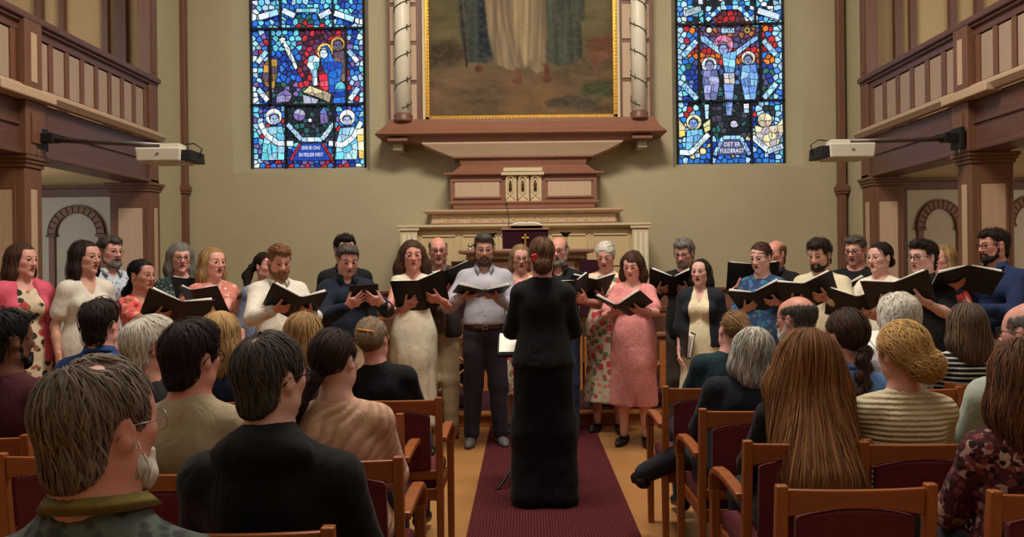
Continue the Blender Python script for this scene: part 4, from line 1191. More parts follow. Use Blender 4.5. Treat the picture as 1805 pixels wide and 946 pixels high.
def stained_window(n, w, zoom, ox_, bgfun, shapes, bars, texts, seed):
    x0, x1, z0, z1 = w; S = 3.05
    t = empty('window_%d' % n, (0, GY, 0)); tag(t, kind='structure'); t['label'] = None or ''
    del t['label']
    gx0, gx1, gy1 = zoom
    sx = (x1 - x0) / (gx1 - gx0); sz = sx                            # metres per zoom pixel
    def W(p): return (x0 + (p[0] - gx0) * sx, z0 + (gy1 - p[1]) * sz)
    top = gy1 - (z1 - z0) / sz
    MB().box(x0 - .01, x1 + .01, .012, .03, z0 - .01, z1 + .01).build('lead_net', M_LEAD, t)
    rnd = random.Random(seed); made = 0
    store = []
    def pane(P, col, y, e=2.4, th=.004, pri=1.0):
        P = inset(clean(P), e)
        if len(P) < 3 or area2(P) < 30: return
        pts = [(W(p)[0], y, W(p)[1]) for p in P]
        cx, cz = sum(p[0] for p in pts) / len(pts), sum(p[2] for p in pts) / len(pts)
        k = len(pts); V = pts + [(p[0], y + th, p[2]) for p in pts] + [(cx, y, cz)]
        T = [(i, (i + 1) % k, 2 * k) for i in range(k)]; Q = [(i, k + i, k + (i + 1) % k, (i + 1) % k) for i in range(k)]
        j = .8 + .4 * rnd.random(); c = np.array([min(1.2, x * j * (.92 + .16 * rnd.random())) for x in lin(col)])
        A_ = area2(P) * (1 if cz < 4.85 else .001)
        store.append((A_ * pri, V, Q, T, c))
    # background cells
    seeds = []
    step = 31.0; yy = top + step / 2; row = 0
    while yy < gy1:
        xx = gx0 + step * (.3 if row % 2 else .62)
        while xx < gx1: seeds.append((xx + rnd.uniform(-10, 10), yy + rnd.uniform(-10, 10))); xx += step
        yy += step * .92; row += 1
    for cell in voronoi(seeds, (gx0, top, gx1, gy1)):
        if len(cell) < 3: continue
        c = (sum(p[0] for p in cell) / len(cell), sum(p[1] for p in cell) / len(cell))
        pane(cell, bgfun(c, rnd), .008, 3.2)
    # figures, each cut up by its own net of leads
    for q, (P, cols, st) in enumerate(shapes):
        lead = inset(P, -3.0)
        kk = len(lead); mbl = MB(); mbl.prism([(W(p)[0], .0075 - q * .0009, W(p)[1]) for p in lead], (0, -.0006, 0)); mbl.build('lead_outline', M_LEAD, t)
        bx = (min(p[0] for p in P), min(p[1] for p in P), max(p[0] for p in P), max(p[1] for p in P))
        sd = []; a = bx[0] - st * .1
        nx, ny = max(1, round((bx[2] - bx[0]) / st)), max(1, round((bx[3] - bx[1]) / st))
        for i in range(nx):
            for j in range(ny): sd.append((bx[0] + (i + .5 + rnd.uniform(-.25, .25)) * (bx[2] - bx[0]) / nx, bx[1] + (j + .5 + rnd.uniform(-.25, .25)) * (bx[3] - bx[1]) / ny))
        for i, cell in enumerate(voronoi(sd, (bx[0] - 5, bx[1] - 5, bx[2] + 5, bx[3] + 5))):
            if len(cell) < 3: continue
            Pc = list(P); m = len(cell); A = sum(cell[k][0] * cell[(k + 1) % m][1] - cell[(k + 1) % m][0] * cell[k][1] for k in range(m))
            for k in range(m):
                p, r = cell[k], cell[(k + 1) % m]; ex, ey = r[0] - p[0], r[1] - p[1]
                nx_, ny_ = (ey, -ex) if A > 0 else (-ey, ex)
                Pc = clip_poly(Pc, nx_, ny_, nx_ * p[0] + ny_ * p[1])
                if len(Pc) < 3: break
            if len(Pc) >= 3: pane(Pc, cols[i % len(cols)] if len(cols) > 1 else cols[0], .0060 - q * .0009, 1.7, .0008, 3.0)
    # painted lines: folds of the robes, hair, eyes and mouths
    pl = MB()
    def stroke(pts, wd, y):
        for a, b in zip(pts[:-1], pts[1:]):
            P = band((a, b), wd); pl.prism([(W(p)[0], y, W(p)[1]) for p in P], (0, -.0006, 0))
    for q, (P, cols, st) in enumerate(shapes):
        y = .0060 - q * .0009 - .0002
        cx, cy = sum(p[0] for p in P) / len(P), sum(p[1] for p in P) / len(P); w_, h_ = max(p[0] for p in P) - min(p[0] for p in P), max(p[1] for p in P) - min(p[1] for p in P)
        if len(P) in (10, 12) and st >= 60 and 40 < w_ < 64:                # a face
            r = w_ / 2
            stroke([(cx - r * .62, cy - r * .02), (cx - r * .16, cy - r * .05)], 3.2, y); stroke([(cx + r * .2, cy - r * .05), (cx + r * .62, cy - r * .02)], 3.2, y)
            stroke([(cx - r * .4, cy + r * .16), (cx - r * .2, cy + r * .16)], 4, y); stroke([(cx + r * .25, cy + r * .16), (cx + r * .45, cy + r * .16)], 4, y)
            stroke([(cx + r * .02, cy), (cx - r * .06, cy + r * .42), (cx + r * .1, cy + r * .45)], 2.2, y); stroke([(cx - r * .22, cy + r * .68), (cx + r * .24, cy + r * .68)], 3, y)
            stroke([(cx - r * .95, cy + r * .3), (cx - r * .85, cy - r * .5), (cx - r * .2, cy - r * .85), (cx + r * .5, cy - r * .75), (cx + r * .95, cy + r * .1)], 7, y)
        elif h_ > 70 and w_ > 34 and len(P) >= 5:
            for k in range(int(w_ / 15)):
                x = cx + (rnd.random() - .5) * w_ * .7; y0 = cy + (rnd.random() - .6) * h_ * .5; L_ = h_ * (.2 + .2 * rnd.random()); dx = rnd.uniform(-9, 9)
                stroke([(x, y0), (x + dx, y0 + L_ * .5), (x + dx * .4, y0 + L_)], 2.2, y)
    if pl.V: tag(pl.build('painted_lines', M_LEAD, t), kind='stuff')
    store.sort(key=lambda q: -q[0])
    for (_, V, Q, T, c) in store[:300]: mesh('pane', V, Q, M_GLASS, t, False, np.tile(c, (len(V), 1)), T)
    rest = MB(); cc = []
    for (_, V, Q, T, c) in store[300:]: rest.add(V, Q, T); cc.append(np.tile(c, (len(V), 1)))
    if cc: tag(mesh('small_panes', np.concatenate(rest.V), np.concatenate(rest.Q), M_GLASS, t, False, np.concatenate(cc), np.concatenate(rest.T)), kind='stuff')
    yb_ = -.006 - len(shapes) * .0009
    for (a, b, c_, d_, wd) in bars:
        p, q = W((a, b)), W((c_, d_)); r = wd * sx / 2
        MB().box(min(p[0], q[0]) - r, max(p[0], q[0]) + r, yb_ - .004, .006, min(p[1], q[1]) - r, max(p[1], q[1]) + r).build('saddle_bar', M_LEAD, t)
    for (body, x, y, size, ang, mat, wd) in texts:
        lettering('lettering', body, size * sx * 1.35, (W((x, y))[0], yb_ + .002, W((x, y))[1]), mat, t, .002, ang, wd * sx if wd else None)
    return t
M_LETW = mat_plain('white_glass_lettering', (215, 225, 235), .5)
for nd in M_LETW.node_tree.nodes:
    if nd.type == 'BSDF_PRINCIPLED': nd.inputs['Emission Color'].default_value = (.8, .85, .95, 1); nd.inputs['Emission Strength'].default_value = .7
CY, BL, DB, PL, WH, RD, OR, PU, GN, DK, YE = (96, 190, 220), (40, 110, 205), (24, 56, 150), (150, 196, 228), (206, 226, 238), (176, 40, 52), (206, 112, 40), (110, 92, 160), (36, 92, 92), (22, 34, 44), (222, 190, 96)
def bgL(c, r):
    x, y = c
    if x < 106 or x > 642: return r.choice([PL, WH, CY, BL, PU, PL])
    if y > 868: return r.choice([BL, PU, RD, DB])
    if y < 140:
        if 300 < x < 460 and y > 50: return r.choice([GN, BL, RD, GN, CY])
        return r.choice([CY, BL, CY, PL, DB])
    if y < 560:
        if x < 168: return r.choice([BL, PU, RD, PL, DB]) if y < 300 else r.choice([DB, PU, (120, 92, 60), BL])
        if x < 326: return r.choice([CY, BL, CY]) if y < 250 else (r.choice([BL, DB, (30, 90, 200)]) if y < 430 else r.choice([DK, GN, DK, PU]))
        if x < 590: return r.choice([(110, 32, 60), (84, 46, 86), RD, (60, 30, 50)]) if y < 470 else r.choice([DK, GN, PU])
        return r.choice([BL, RD, PL, PU, DB])
    if 250 < x < 517 and y < 760: return r.choice([DK, GN, DK, (40, 74, 84), (60, 60, 90)])
    return r.choice([BL, CY, DB, PU, BL, RD])
def band(pts, wd):
    a, b = np.array(pts[0], float), np.array(pts[1], float); d = nv(b - a); n = np.array([-d[1], d[0]]) * wd / 2
    return [tuple(a + n), tuple(b + n), tuple(b - n), tuple(a - n)]
shL = [(circle((468, 262), 46), [YE, (230, 206, 120)], 40), (circle((540, 222), 40), [(214, 176, 84)], 60), (circle((541, 226), 28, 10, 1.2), [(92, 84, 120)], 60),
       ([(515, 270), (575, 258), (584, 430), (556, 432), (520, 330)], [(86, 74, 92), (112, 92, 88)], 46),
       ([(448, 240), (480, 232), (502, 262), (508, 310), (566, 330), (548, 452), (520, 492), (486, 492), (468, 380), (446, 330)], [(30, 96, 196), BL, (24, 72, 170)], 44),
       (circle((462, 272), 24, 10, 1.25), [WH], 60),
       ([(380, 292), (412, 282), (440, 300), (436, 340), (424, 380), (426, 452), (398, 454), (396, 380), (368, 340)], [PL, WH, CY], 44),
       ([(432, 390), (480, 386), (488, 470), (470, 494), (440, 456)], [(200, 44, 66), (222, 90, 110)], 40),
       ([(344, 488), (382, 452), (502, 500), (492, 548), (430, 520)], [(196, 186, 150), (150, 140, 120)], 48),
       ([(344, 500), (430, 530), (420, 552), (346, 552)], [(150, 160, 180)], 44),
       ([(246, 200), (276, 246), (318, 350), (304, 366), (262, 280), (238, 222)], [WH, (214, 222, 208)], 40),
       ([(232, 172), (240, 188), (256, 184), (248, 200), (258, 216), (240, 212), (226, 222), (224, 204), (210, 196), (226, 190)], [(236, 248, 250)], 80),
       ([(132, 330), (160, 300), (206, 306), (204, 380), (186, 470), (136, 452), (122, 400)], [(128, 98, 60), (180, 140, 70), (84, 70, 84)], 40),
       ([(200, 500), (250, 470), (286, 500), (270, 540), (196, 546)], [PU, (130, 124, 168)], 46), (circle((552, 470), 30, 10, 1.3), [CY, BL], 46),
       ([(514, 500), (590, 480), (586, 552), (512, 552)], [DB, BL], 46),
       (circle((182, 622), 46), [(220, 226, 224)], 50), (circle((186, 632), 27, 10, 1.2), [(150, 176, 214)], 60),
       ([(140, 680), (226, 676), (244, 740), (238, 862), (110, 864), (120, 780)], [CY, PL, (120, 208, 224)], 46),
       (band(((106, 656), (144, 728)), 30), [WH], 52), (band(((140, 722), (204, 770)), 30), [WH], 52), (band(((200, 770), (290, 772)), 30), [WH], 52),
       (circle((590, 632), 44), [(224, 226, 220)], 50), (circle((588, 644), 25, 10, 1.2), [(150, 166, 204)], 60),
       ([(550, 690), (626, 684), (650, 760), (640, 864), (520, 864), (530, 760)], [CY, PL, (170, 214, 230)], 46),
       (band(((484, 772), (570, 784)), 30), [WH], 52), (band(((566, 784), (626, 738)), 30), [WH], 52), (band(((622, 742), (668, 656)), 28), [WH], 52),
       ([(640, 700), (682, 690), (684, 860), (652, 860)], [(226, 226, 196), YE], 42),
       (band(((258, 664), (336, 752)), 26), [PL, WH], 34), (band(((336, 752), (448, 752)), 26), [PL, WH], 34), (band(((448, 752), (518, 664)), 26), [PL, WH], 34),
       ([(336, 772), (446, 772), (500, 868), (280, 868)], [(28, 60, 150), (36, 66, 160)], 200),
       (band(((330, 774), (274, 866)), 14), [RD], 30), (band(((452, 774), (506, 866)), 14), [RD], 30),
       ([(440, 600), (462, 572), (480, 610), (486, 660), (440, 668)], [(90, 110, 190), PU], 40), (circle((326, 616), 34, 10), [(150, 156, 176), PU], 40), (circle((384, 646), 12, 8), [WH], 40),
       (band(((98, 326), (150, 262)), 28), [PL, WH], 34), (band(((600, 262), (652, 326)), 28), [PL, WH], 34), (band(((100, 470), (154, 536)), 28), [PL, WH], 34), (band(((606, 536), (654, 470)), 28), [PL, WH], 34),
       (band(((108, 76), (216, 46)), 34), [WH, PL], 60), (band(((240, 36), (308, 70)), 32), [WH], 60), (band(((442, 76), (506, 44)), 32), [WH], 60), (band(((526, 56), (634, 94)), 32), [WH, PL], 60),
       (band(((316, 40), (430, 40)), 22), [PL, CY], 36)]
barL = [(66, 140, 685, 140, 11), (66, 560, 685, 560, 11), (228, -200, 228, 140, 8), (517, -200, 517, 140, 8), (168, 140, 168, 560, 11), (588, 140, 588, 560, 11), (250, 560, 250, 905, 9), (517, 560, 517, 905, 9), (66, -200, 66, 905, 6), (685, -200, 685, 905, 6), (66, -150, 685, -150, 10)]
txL = [('EDER ER I DAG', 390, 800, 21, 0, M_LETW, 100), ('EN FRELSER FØDT', 390, 838, 21, 0, M_LETW, 132)]
stained_window(1, wins[0], (66, 685, 905), 0, bgL, shL, barL, txL, 11)
def bgR(c, r):
    x, y = c
    if x < 146 or x > 634: return r.choice([BL, PL, (70, 130, 220), PL, CY])
    if y > 840: return r.choice([BL, DB, PL, BL])
    if y < 130: return r.choice([RD, (120, 44, 50), (90, 50, 60)]) if 300 < x < 460 and y > 50 else r.choice([BL, PL, WH, DK, CY])
    if y < 545:
        if x < 215 or x > 560: return r.choice([RD, OR, (150, 40, 60), BL]) if y < 330 else r.choice([(84, 120, 190), DB, GN, (70, 80, 130)])
        if y < 190: return r.choice([(96, 60, 80), (150, 92, 60), (70, 70, 110)])
        if y < 262: return r.choice([(84, 80, 130), (70, 66, 116)])
        if y < 345: return r.choice([RD, OR, (140, 60, 60)])
        return r.choice([(70, 110, 180), (60, 84, 140), DK]) if y < 460 else r.choice([DK, GN, DK])
    if 215 < x < 500 and y < 740: return r.choice([DK, GN, DK, (66, 66, 84)])
    if y < 620: return r.choice([RD, BL, DK, PL])
    return r.choice([BL, DB, (196, 186, 140), PL])
shR = [([(344, 146), (418, 146), (418, 174), (344, 174)], [(176, 204, 232)], 200), (circle((278, 157), 16, 10), [(200, 204, 190)], 60), (circle((484, 160), 17, 10), [YE], 60), (circle((484, 160), 9, 8), [DK], 60),
       (circle((354, 238), 54, 16), [(196, 110, 150), (206, 140, 170)], 40),
       ([(228, 190), (252, 188), (300, 226), (346, 262), (352, 300), (322, 282), (232, 214)], [(120, 170, 226), PL], 46), ([(420, 268), (520, 198), (544, 192), (542, 212), (470, 264), (424, 300)], [(120, 170, 226), PL], 46),
       ([(346, 288), (424, 272), (420, 330), (410, 392), (362, 392), (352, 340)], [(110, 178, 232), (132, 196, 238), (96, 150, 214)], 44), (circle((354, 258), 27, 12, 1.25), [(124, 150, 196)], 70),
       ([(352, 392), (412, 390), (414, 452), (356, 448)], [(170, 176, 196), (206, 200, 190)], 36),
       ([(352, 450), (410, 452), (402, 540), (394, 622), (366, 622), (360, 540)], [(110, 140, 204), (130, 160, 216)], 44),
       (circle((276, 346), 42), [(206, 214, 226)], 50), (circle((278, 346), 25, 10, 1.25), [(128, 140, 186)], 60), ([(244, 376), (316, 372), (330, 440), (312, 540), (250, 540), (236, 440)], [(120, 124, 176), (96, 106, 160), (150, 160, 204)], 42),
       (circle((488, 312), 38), [(216, 214, 196)], 50), (circle((486, 318), 24, 10, 1.25), [(120, 130, 176)], 60), ([(452, 352), (528, 346), (540, 420), (522, 540), (466, 540), (444, 430)], [(110, 160, 220), (140, 186, 230), (90, 130, 200)], 42),
       ([(246, 560), (272, 560), (268, 640), (250, 640)], [PL], 40), ([(458, 560), (488, 556), (488, 610), (460, 610)], [(190, 190, 214), PL], 24),
       (circle((406, 668), 24, 10, .9), [(180, 176, 200)], 60),
       (circle((188, 656), 42), [(226, 214, 170)], 50), (circle((186, 660), 26, 10, 1.2), [(120, 140, 200)], 60), ([(150, 700), (232, 694), (248, 760), (220, 800), (140, 806)], [(96, 170, 214), (130, 190, 226)], 42),
       ([(106, 640), (140, 680), (140, 730), (106, 740)], [(196, 196, 150), YE], 40), ([(236, 668), (276, 640), (276, 700), (246, 716)], [(200, 196, 150), (220, 206, 150)], 40),
       (band(((108, 818), (168, 822)), 30), [(200, 220, 236)], 70), (band(((164, 826), (268, 722)), 30), [(200, 220, 236)], 90),
       (circle((572, 650), 40, 12), [(206, 200, 170), (170, 160, 140)], 44), ([(516, 676), (560, 690), (640, 676), (668, 640), (670, 720), (640, 790), (580, 800), (524, 740)], [(196, 190, 160), (214, 206, 170), (160, 160, 170)], 40),
       (band(((502, 738), (588, 816)), 30), [(200, 220, 238)], 90), (band(((584, 820), (668, 790)), 30), [(200, 220, 238)], 90),
       ([(344, 742), (440, 742), (486, 836), (296, 836)], [(66, 72, 110)], 300),
       (band(((296, 838), (344, 742)), 22), [PL, (120, 170, 226)], 30), (band(((344, 742), (440, 742)), 22), [PL, (120, 170, 226)], 30), (band(((440, 742), (488, 838)), 22), [PL, (120, 170, 226)], 30),
       (band(((130, 300), (208, 218)), 30), [PL, (120, 170, 226)], 36), (band(((566, 218), (636, 300)), 30), [PL, (120, 170, 226)], 36), (band(((132, 452), (206, 534)), 30), [PL, (120, 170, 226)], 36), (band(((566, 534), (636, 452)), 30), [PL], 36),
       (band(((138, 72), (232, 44)), 34), [(190, 214, 236)], 100), (band(((538, 58), (656, 96)), 34), [(190, 214, 236)], 100), (band(((262, 110), (338, 40)), 24), [PL, BL], 32), (band(((338, 40), (436, 40)), 24), [PL, BL], 32), (band(((436, 40), (512, 110)), 24), [PL, BL], 32)]
barR = [(100, 130, 672, 130, 11), (100, 545, 672, 545, 11), (250, -200, 250, 130, 8), (525, -200, 525, 130, 8), (218, 130, 218, 545, 11), (552, 130, 552, 545, 11), (280, 545, 280, 880, 9), (498, 545, 498, 880, 9), (100, -200, 100, 880, 6), (672, -200, 672, 880, 6), (100, -150, 672, -150, 10)]
M_LETB = mat_plain('dark_glass_lettering', (30, 40, 80), .6)
txR = [('INRI', 381, 160, 30, 0, M_LETB, 58), ('DET ER', 390, 782, 24, 0, M_LETW, 86), ('FULDBRAGT', 390, 816, 24, 0, M_LETW, 128), ('MARKUS', 186, 58, 30, .28, M_LETB, 84), ('HANN', 540, 768, 28, -.72, M_LETB, 60), ('S EVAN', 622, 806, 28, .3, M_LETB, 66), ('THEUS', 214, 776, 28, .78, M_LETB, 80)]
stained_window(2, wins[1], (100, 672, 880), 0, bgR, shR, barR, txR, 23)

# ------------------------------------------------------------------ altarpiece
def X_(px, d, y=200): return at(px, y, d).x
def Z_(py, d, x=920): return at(x, py, d).z
AP = empty('altarpiece', (0, D, 0)); tag(AP, 'large altarpiece with gilt framed painting between two white vine columns', 'altarpiece')
def ab(name, px0, px1, py0, py1, d0, d1, mat, parent=AP, bevel=.005):
    """box whose front face (depth d0) covers the given pixels"""
    x0, x1, z1, z0 = X_(px0, d0), X_(px1, d0), Z_(py0, d0), Z_(py1, d0)
    return MB().box(x0, x1, d0 - D, d1 - D, z0, z1).build(name, mat, parent, bevel=bevel)
dC = 10.12
# painted canvas (a generic stand-in: hems of robed figures on a stony path)
def canvas():
    nx, nz = 150, 150
    x0, x1 = X_(757, dC), X_(1082, dC); zb, zt = Z_(203, dC), Z_(-110, dC)
    U, Vv = np.meshgrid(np.linspace(0, 1, nx), np.linspace(0, 1, nz)); px = 757 + 325 * U; py = -110 + 313 * Vv
    def nz_(fx, fy, sd): 
        r = np.random.RandomState(sd); s = np.zeros(px.shape)
        for oc in (1.0, 2.1, 4.3):
            gx, gy = (px - 750) * fx * oc * .32, (py + 120) * fy * oc * .32; G = r.normal(size=(90, 220))
            ix, iy = gx.astype(int) % 218, gy.astype(int) % 88; tx, ty = gx - gx.astype(int), gy - gy.astype(int)
            tx, ty = tx * tx * (3 - 2 * tx), ty * ty * (3 - 2 * ty)
            s = s + (G[iy, ix] * (1 - tx) * (1 - ty) + G[iy, ix + 1] * tx * (1 - ty) + G[iy + 1, ix] * (1 - tx) * ty + G[iy + 1, ix + 1] * tx * ty) / oc ** .6
        return s * .7
    C = np.zeros((nz, nx, 3)); C[:] = lin((104, 92, 70))
    def lay(mask, col, tex=None, amp=.2):
        c = np.array(lin(col))[None, None, :] * (1 + amp * (tex if tex is not None else 0))[..., None] if tex is not None else np.array(lin(col))
        mk = np.clip(mask, 0, 1)[..., None]; C[:] = C * (1 - mk) + c * mk
    def poly(pts, soft=3.0):
        d = np.full(px.shape, -1e9); ins = np.zeros(px.shape, bool); dist = np.full(px.shape, 1e9); n = len(pts)
        for i in range(n):
            a, b = pts[i], pts[(i + 1) % n]
            cnd = ((a[1] > py) != (b[1] > py)); xi = a[0] + (py - a[1]) * (b[0] - a[0]) / ((b[1] - a[1]) if b[1] != a[1] else 1e-6); ins ^= cnd & (px < xi)
            ex, ey = b[0] - a[0], b[1] - a[1]; tt = np.clip(((px - a[0]) * ex + (py - a[1]) * ey) / (ex * ex + ey * ey), 0, 1)
            dist = np.minimum(dist, np.hypot(px - a[0] - tt * ex, py - a[1] - tt * ey))
        return np.clip(.5 + np.where(ins, dist, -dist) / soft, 0, 1)
    lay(np.ones(px.shape), (108, 94, 70), nz_(.05, .12, 1), .22)
    lay(poly([(757, -130), (1082, -130), (1082, 60), (1000, 70), (757, 84)], 30), (112, 104, 74), nz_(.04, .1, 2), .2)
    lay(poly([(757, 76), (800, 66), (830, 96), (800, 120), (757, 118)], 16), (86, 74, 56), nz_(.1, .2, 3), .2)
    lay(poly([(757, 128), (830, 118), (900, 132), (1000, 138), (1082, 120), (1082, 203), (757, 203)], 18), (122, 100, 76), nz_(.06, .2, 4), .18)
    lay(poly([(900, 150), (980, 150), (990, 203), (890, 203)], 30), (132, 104, 72), nz_(.1, .1, 14), .1)
    lay(poly([(1035, 70), (1082, 60), (1082, 100), (1060, 112), (1056, 140), (1040, 104)], 8), (120, 82, 64), nz_(.1, .2, 5), .2)
    lay(poly([(1030, 148), (1082, 142), (1082, 176), (1024, 168)], 10), (80, 84, 56), nz_(.1, .2, 6), .2)
    lay(poly([(960, 180), (1000, 168), (1062, 176), (1050, 192), (966, 190)], 6), (96, 86, 70), nz_(.1, .2, 7), .2)
    fold = lambda f, s: nz_(f, .03, s)
    lay(poly([(802, -130), (840, -130), (872, 104), (858, 112), (826, 108), (812, 60)], 4), (74, 80, 74), fold(.35, 8), .25)         # dark green robe
    lay(poly([(838, -130), (852, -130), (872, 96), (846, 102)], 4), (48, 58, 66), fold(.3, 9), .2)
    lay(poly([(950, -130), (1034, -130), (1032, 36), (1026, 40), (1028, 100), (1014, 112), (984, 118), (960, 100)], 4), (78, 84, 72), fold(.4, 10), .25)
    lay(poly([(846, -130), (956, -130), (966, 60), (962, 124), (946, 130), (932, 116), (902, 124), (874, 112), (862, 60)], 4), (150, 132, 106), fold(.35, 11), .22)   # pale robe
    lay(poly([(900, -130), (940, -130), (944, 100), (926, 118), (908, 60)], 5), (168, 148, 116), fold(.45, 12), .2)
    for fx_, fb_ in ((872, 886), (884, 904), (894, 914), (950, 944), (956, 954), (934, 930)):
        lay(poly([(fx_, -130), (fx_ + 2.5, -130), (fx_ + 4, 20), (fb_ + 3, 118), (fb_, 118), (fx_, 20)], 4) * .55, (112, 96, 76))
    for a, b in ((845, 120), (913, 142), (965, 140)): lay(poly(circle((a, b), 8, 10, .8), 4), (104, 68, 50))
    lay(poly([(910, 120), (920, 120), (918, 146), (908, 146)], 4), (126, 86, 62)); lay(poly([(958, 112), (968, 112), (972, 140), (962, 144)], 4), (112, 74, 56))
    lay(poly([(800, -130), (804, -130), (826, 116), (822, 118)], 2), (58, 46, 36))                                                # staff
    lay(np.clip(.3 * nz_(.5, .9, 13), 0, .2), (140, 124, 96))
    X = x0 + (x1 - x0) * U; Z = zt + (zb - zt) * Vv
    P = np.stack([X, np.full(X.shape, dC - D - .004), Z], -1).reshape(-1, 3)
    idx = np.arange(nx * nz).reshape(nz, nx); Q = np.stack([idx[:-1, :-1], idx[1:, :-1], idx[1:, 1:], idx[:-1, 1:]], -1).reshape(-1, 4)
    C = np.clip(C, 0, 1) ** 1.15 * .86
    o = mesh('painting', P, Q, mat_attr('painted_canvas', .7, .12, 220, .1), AP, False, C.reshape(-1, 3)); o['label'] = 'dim oil painting of robed figures on a stony path'
    MB().box(x0, x1, dC - D, dC - D + .03, zb, zt + .3).build('stretcher', M_BROWN, AP)
canvas()
ab('frame_side', 745, 750, -130, 213, dC - .07, dC + .05, M_CREAML); ab('frame_side', 1089, 1094, -130, 213, dC - .07, dC + .05, M_CREAML)
ab('frame_foot', 745, 1094, 209.5, 214, dC - .07, dC + .05, M_CREAML)
ab('gilt_frame', 750, 757.5, -130, 209, dC - .05, dC + .03, M_GOLD); ab('gilt_frame', 1081.5, 1089, -130, 209, dC - .05, dC + .03, M_GOLD); ab('gilt_frame', 750, 1089, 202.5, 209.5, dC - .05, dC + .03, M_GOLD)
bd = MB()
bead = [(.0, -.013), (.008, -.009), (.011, 0), (.008, .009), (.0, .013)]
yb = dC - .052
for k in range(56):
    p = at(754 + (1085 - 754) * k / 55, 206, yb); bd.lathe(bead, 6, (p.x, yb - D, p.z))
for k in range(54):
    for px in (753.5, 1085.5):
        p = at(px, 200 - k * 6.1, yb); bd.lathe(bead, 6, (p.x, yb - D, p.z))
o = bd.build('gilt_beading', mat_plain('bright_gilding', (226, 184, 84), .3, .1, 30, .1, 60, .6), AP, True); tag(o, kind='stuff')
for px0, px1, col0, col1 in ((685, 745, 695.5, 724), (1094, 1152, 1112, 1139)):
    ab('pier', px0, px1, -130, 214, 10.10, D, M_BROWN)
    for ya, yb_ in ((-128, -66), (-59, 2), (9, 70), (77, 139), (146, 208)): 
        ab('pier_panel', px0 + 4, px1 - 10 if px0 < 900 else px1 - 6, ya, yb_, 10.085, 10.12, M_CREAMP, bevel=.004)
    cxp = (col0 + col1) / 2; dcol = 9.98; r = (X_(col1, dcol) - X_(col0, dcol)) / 2; cx = X_(cxp, dcol, 100); z0 = Z_(200, dcol); z1 = 5.6
    col = MB().lathe([(0, z0), (r, z0), (r * .98, (z0 + z1) / 2), (r * .95, z1), (0, z1)], 28, (cx, dcol - D, 0)).build('column', M_WHITECOL, AP, True)
    MB().lathe([(0, z0 - .09), (r * 1.28, z0 - .09), (r * 1.28, z0 - .06), (r * 1.12, z0 - .045), (r * 1.2, z0 - .02), (r * 1.1, z0), (r, z0 + .012), (0, z0 + .012)], 28, (cx, dcol - D, 0)).build('column_base', M_BROWN, AP, True)
    pitch = 46 * dcol / FPX; sg = 1 if px0 < 900 else -1; pts = []; lv = MB()
    nt_ = int((z1 - z0 - .1) / pitch * 20)
    for k in range(nt_):
        a = sg * (2 * math.pi * k / 20) - math.pi * .5; z = z0 + .06 + pitch * k / 20
        pts.append((cx + (r + .004) * math.cos(a), dcol - D + (r + .004) * math.sin(a), z))
        if k % 5 == 2:
            for e in (1, -1):
                c, s = math.cos(a), math.sin(a); b = np.array(pts[-1]); ou = np.array([c, s, 0]); tg = np.array([-s, c, 0])
                lv.prism([tuple(b), tuple(b + ou * .014 + np.array([0, 0, .016 * e]) + tg * .008), tuple(b + ou * .010 + np.array([0, 0, .042 * e]) + tg * .012), tuple(b + np.array([0, 0, .018 * e]) - tg * .006)], tuple(ou * .003))
    MB().tube(pts, .0065, 6).build('vine', M_VINE, col, True); tag(lv.build('vine_leaves', M_VINE, col), kind='stuff')
# ledge below the painting
def moulding(name, rows, d_ref, mat, parent=AP):
    """rows: (px0, px1, py, depth) from top to bottom; a flared block with mitred ends"""
    V = []
    for a, b, y, d in rows:
        x0, x1, z = X_(a, d), X_(b, d), Z_(y, d)
        V += [(x0, d - D, z), (x1, d - D, z), (x1, -.001, z), (x0, -.001, z)]
    Q = []
    for i in range(len(rows) - 1):
        for j in range(4): Q.append((i * 4 + j, i * 4 + (j + 1) % 4, (i + 1) * 4 + (j + 1) % 4, (i + 1) * 4 + j))
    n = len(rows) - 1; Q += [(3, 2, 1, 0), (n * 4, n * 4 + 1, n * 4 + 2, n * 4 + 3)]
    return MB().add(V, Q).build(name, mat, parent)
moulding('ledge', [(684, 1156, 208, 9.92), (683, 1157, 214, 9.92), (672, 1164, 224, 9.86), (663, 1173, 230, 9.80), (660, 1176, 233, 9.78), (662, 1174, 236, 9.80)], 9.8, M_BROWNX)
moulding('ledge_soffit', [(684, 1150, 236, 9.86), (690, 1144, 243, 9.9), (742, 1096, 249, 9.92)], 9.8, M_MAUVE)
for px in (700, 1132): 
    ab('bracket_cap', px - 18, px + 18, 240, 246, 9.84, D, M_BROWNX); ab('bracket', px - 8, px + 8, 246, 262, 9.95, D, M_WALL)
moulding('cove', [(742, 1098, 249, 9.86), (744, 1096, 252, 9.86), (770, 1072, 264, 9.90), (794, 1048, 274, 9.93)], 9.9, M_CREAMP)
moulding('cove_band', [(796, 1046, 274, 9.9), (797, 1045, 277, 9.9), (808, 1034, 279, 9.94), (812, 1031, 291, 9.95)], 9.9, M_BROWNX)
moulding('niche_roof', [(810, 1034, 291, 9.95), (796, 1048, 302, 9.84), (781, 1063, 303, 9.80), (781, 1063, 306, 9.80), (792, 1052, 309, 9.84)], 9.9, M_BROWNX)
RD_ = empty('reredos', (0, D, 0)); tag(RD_, 'panelled wooden reredos with three carved niches and a raised inscription', 'reredos')
ab('niche_box', 792, 1051, 307, 356, 9.86, D, M_BROWNX, RD_)
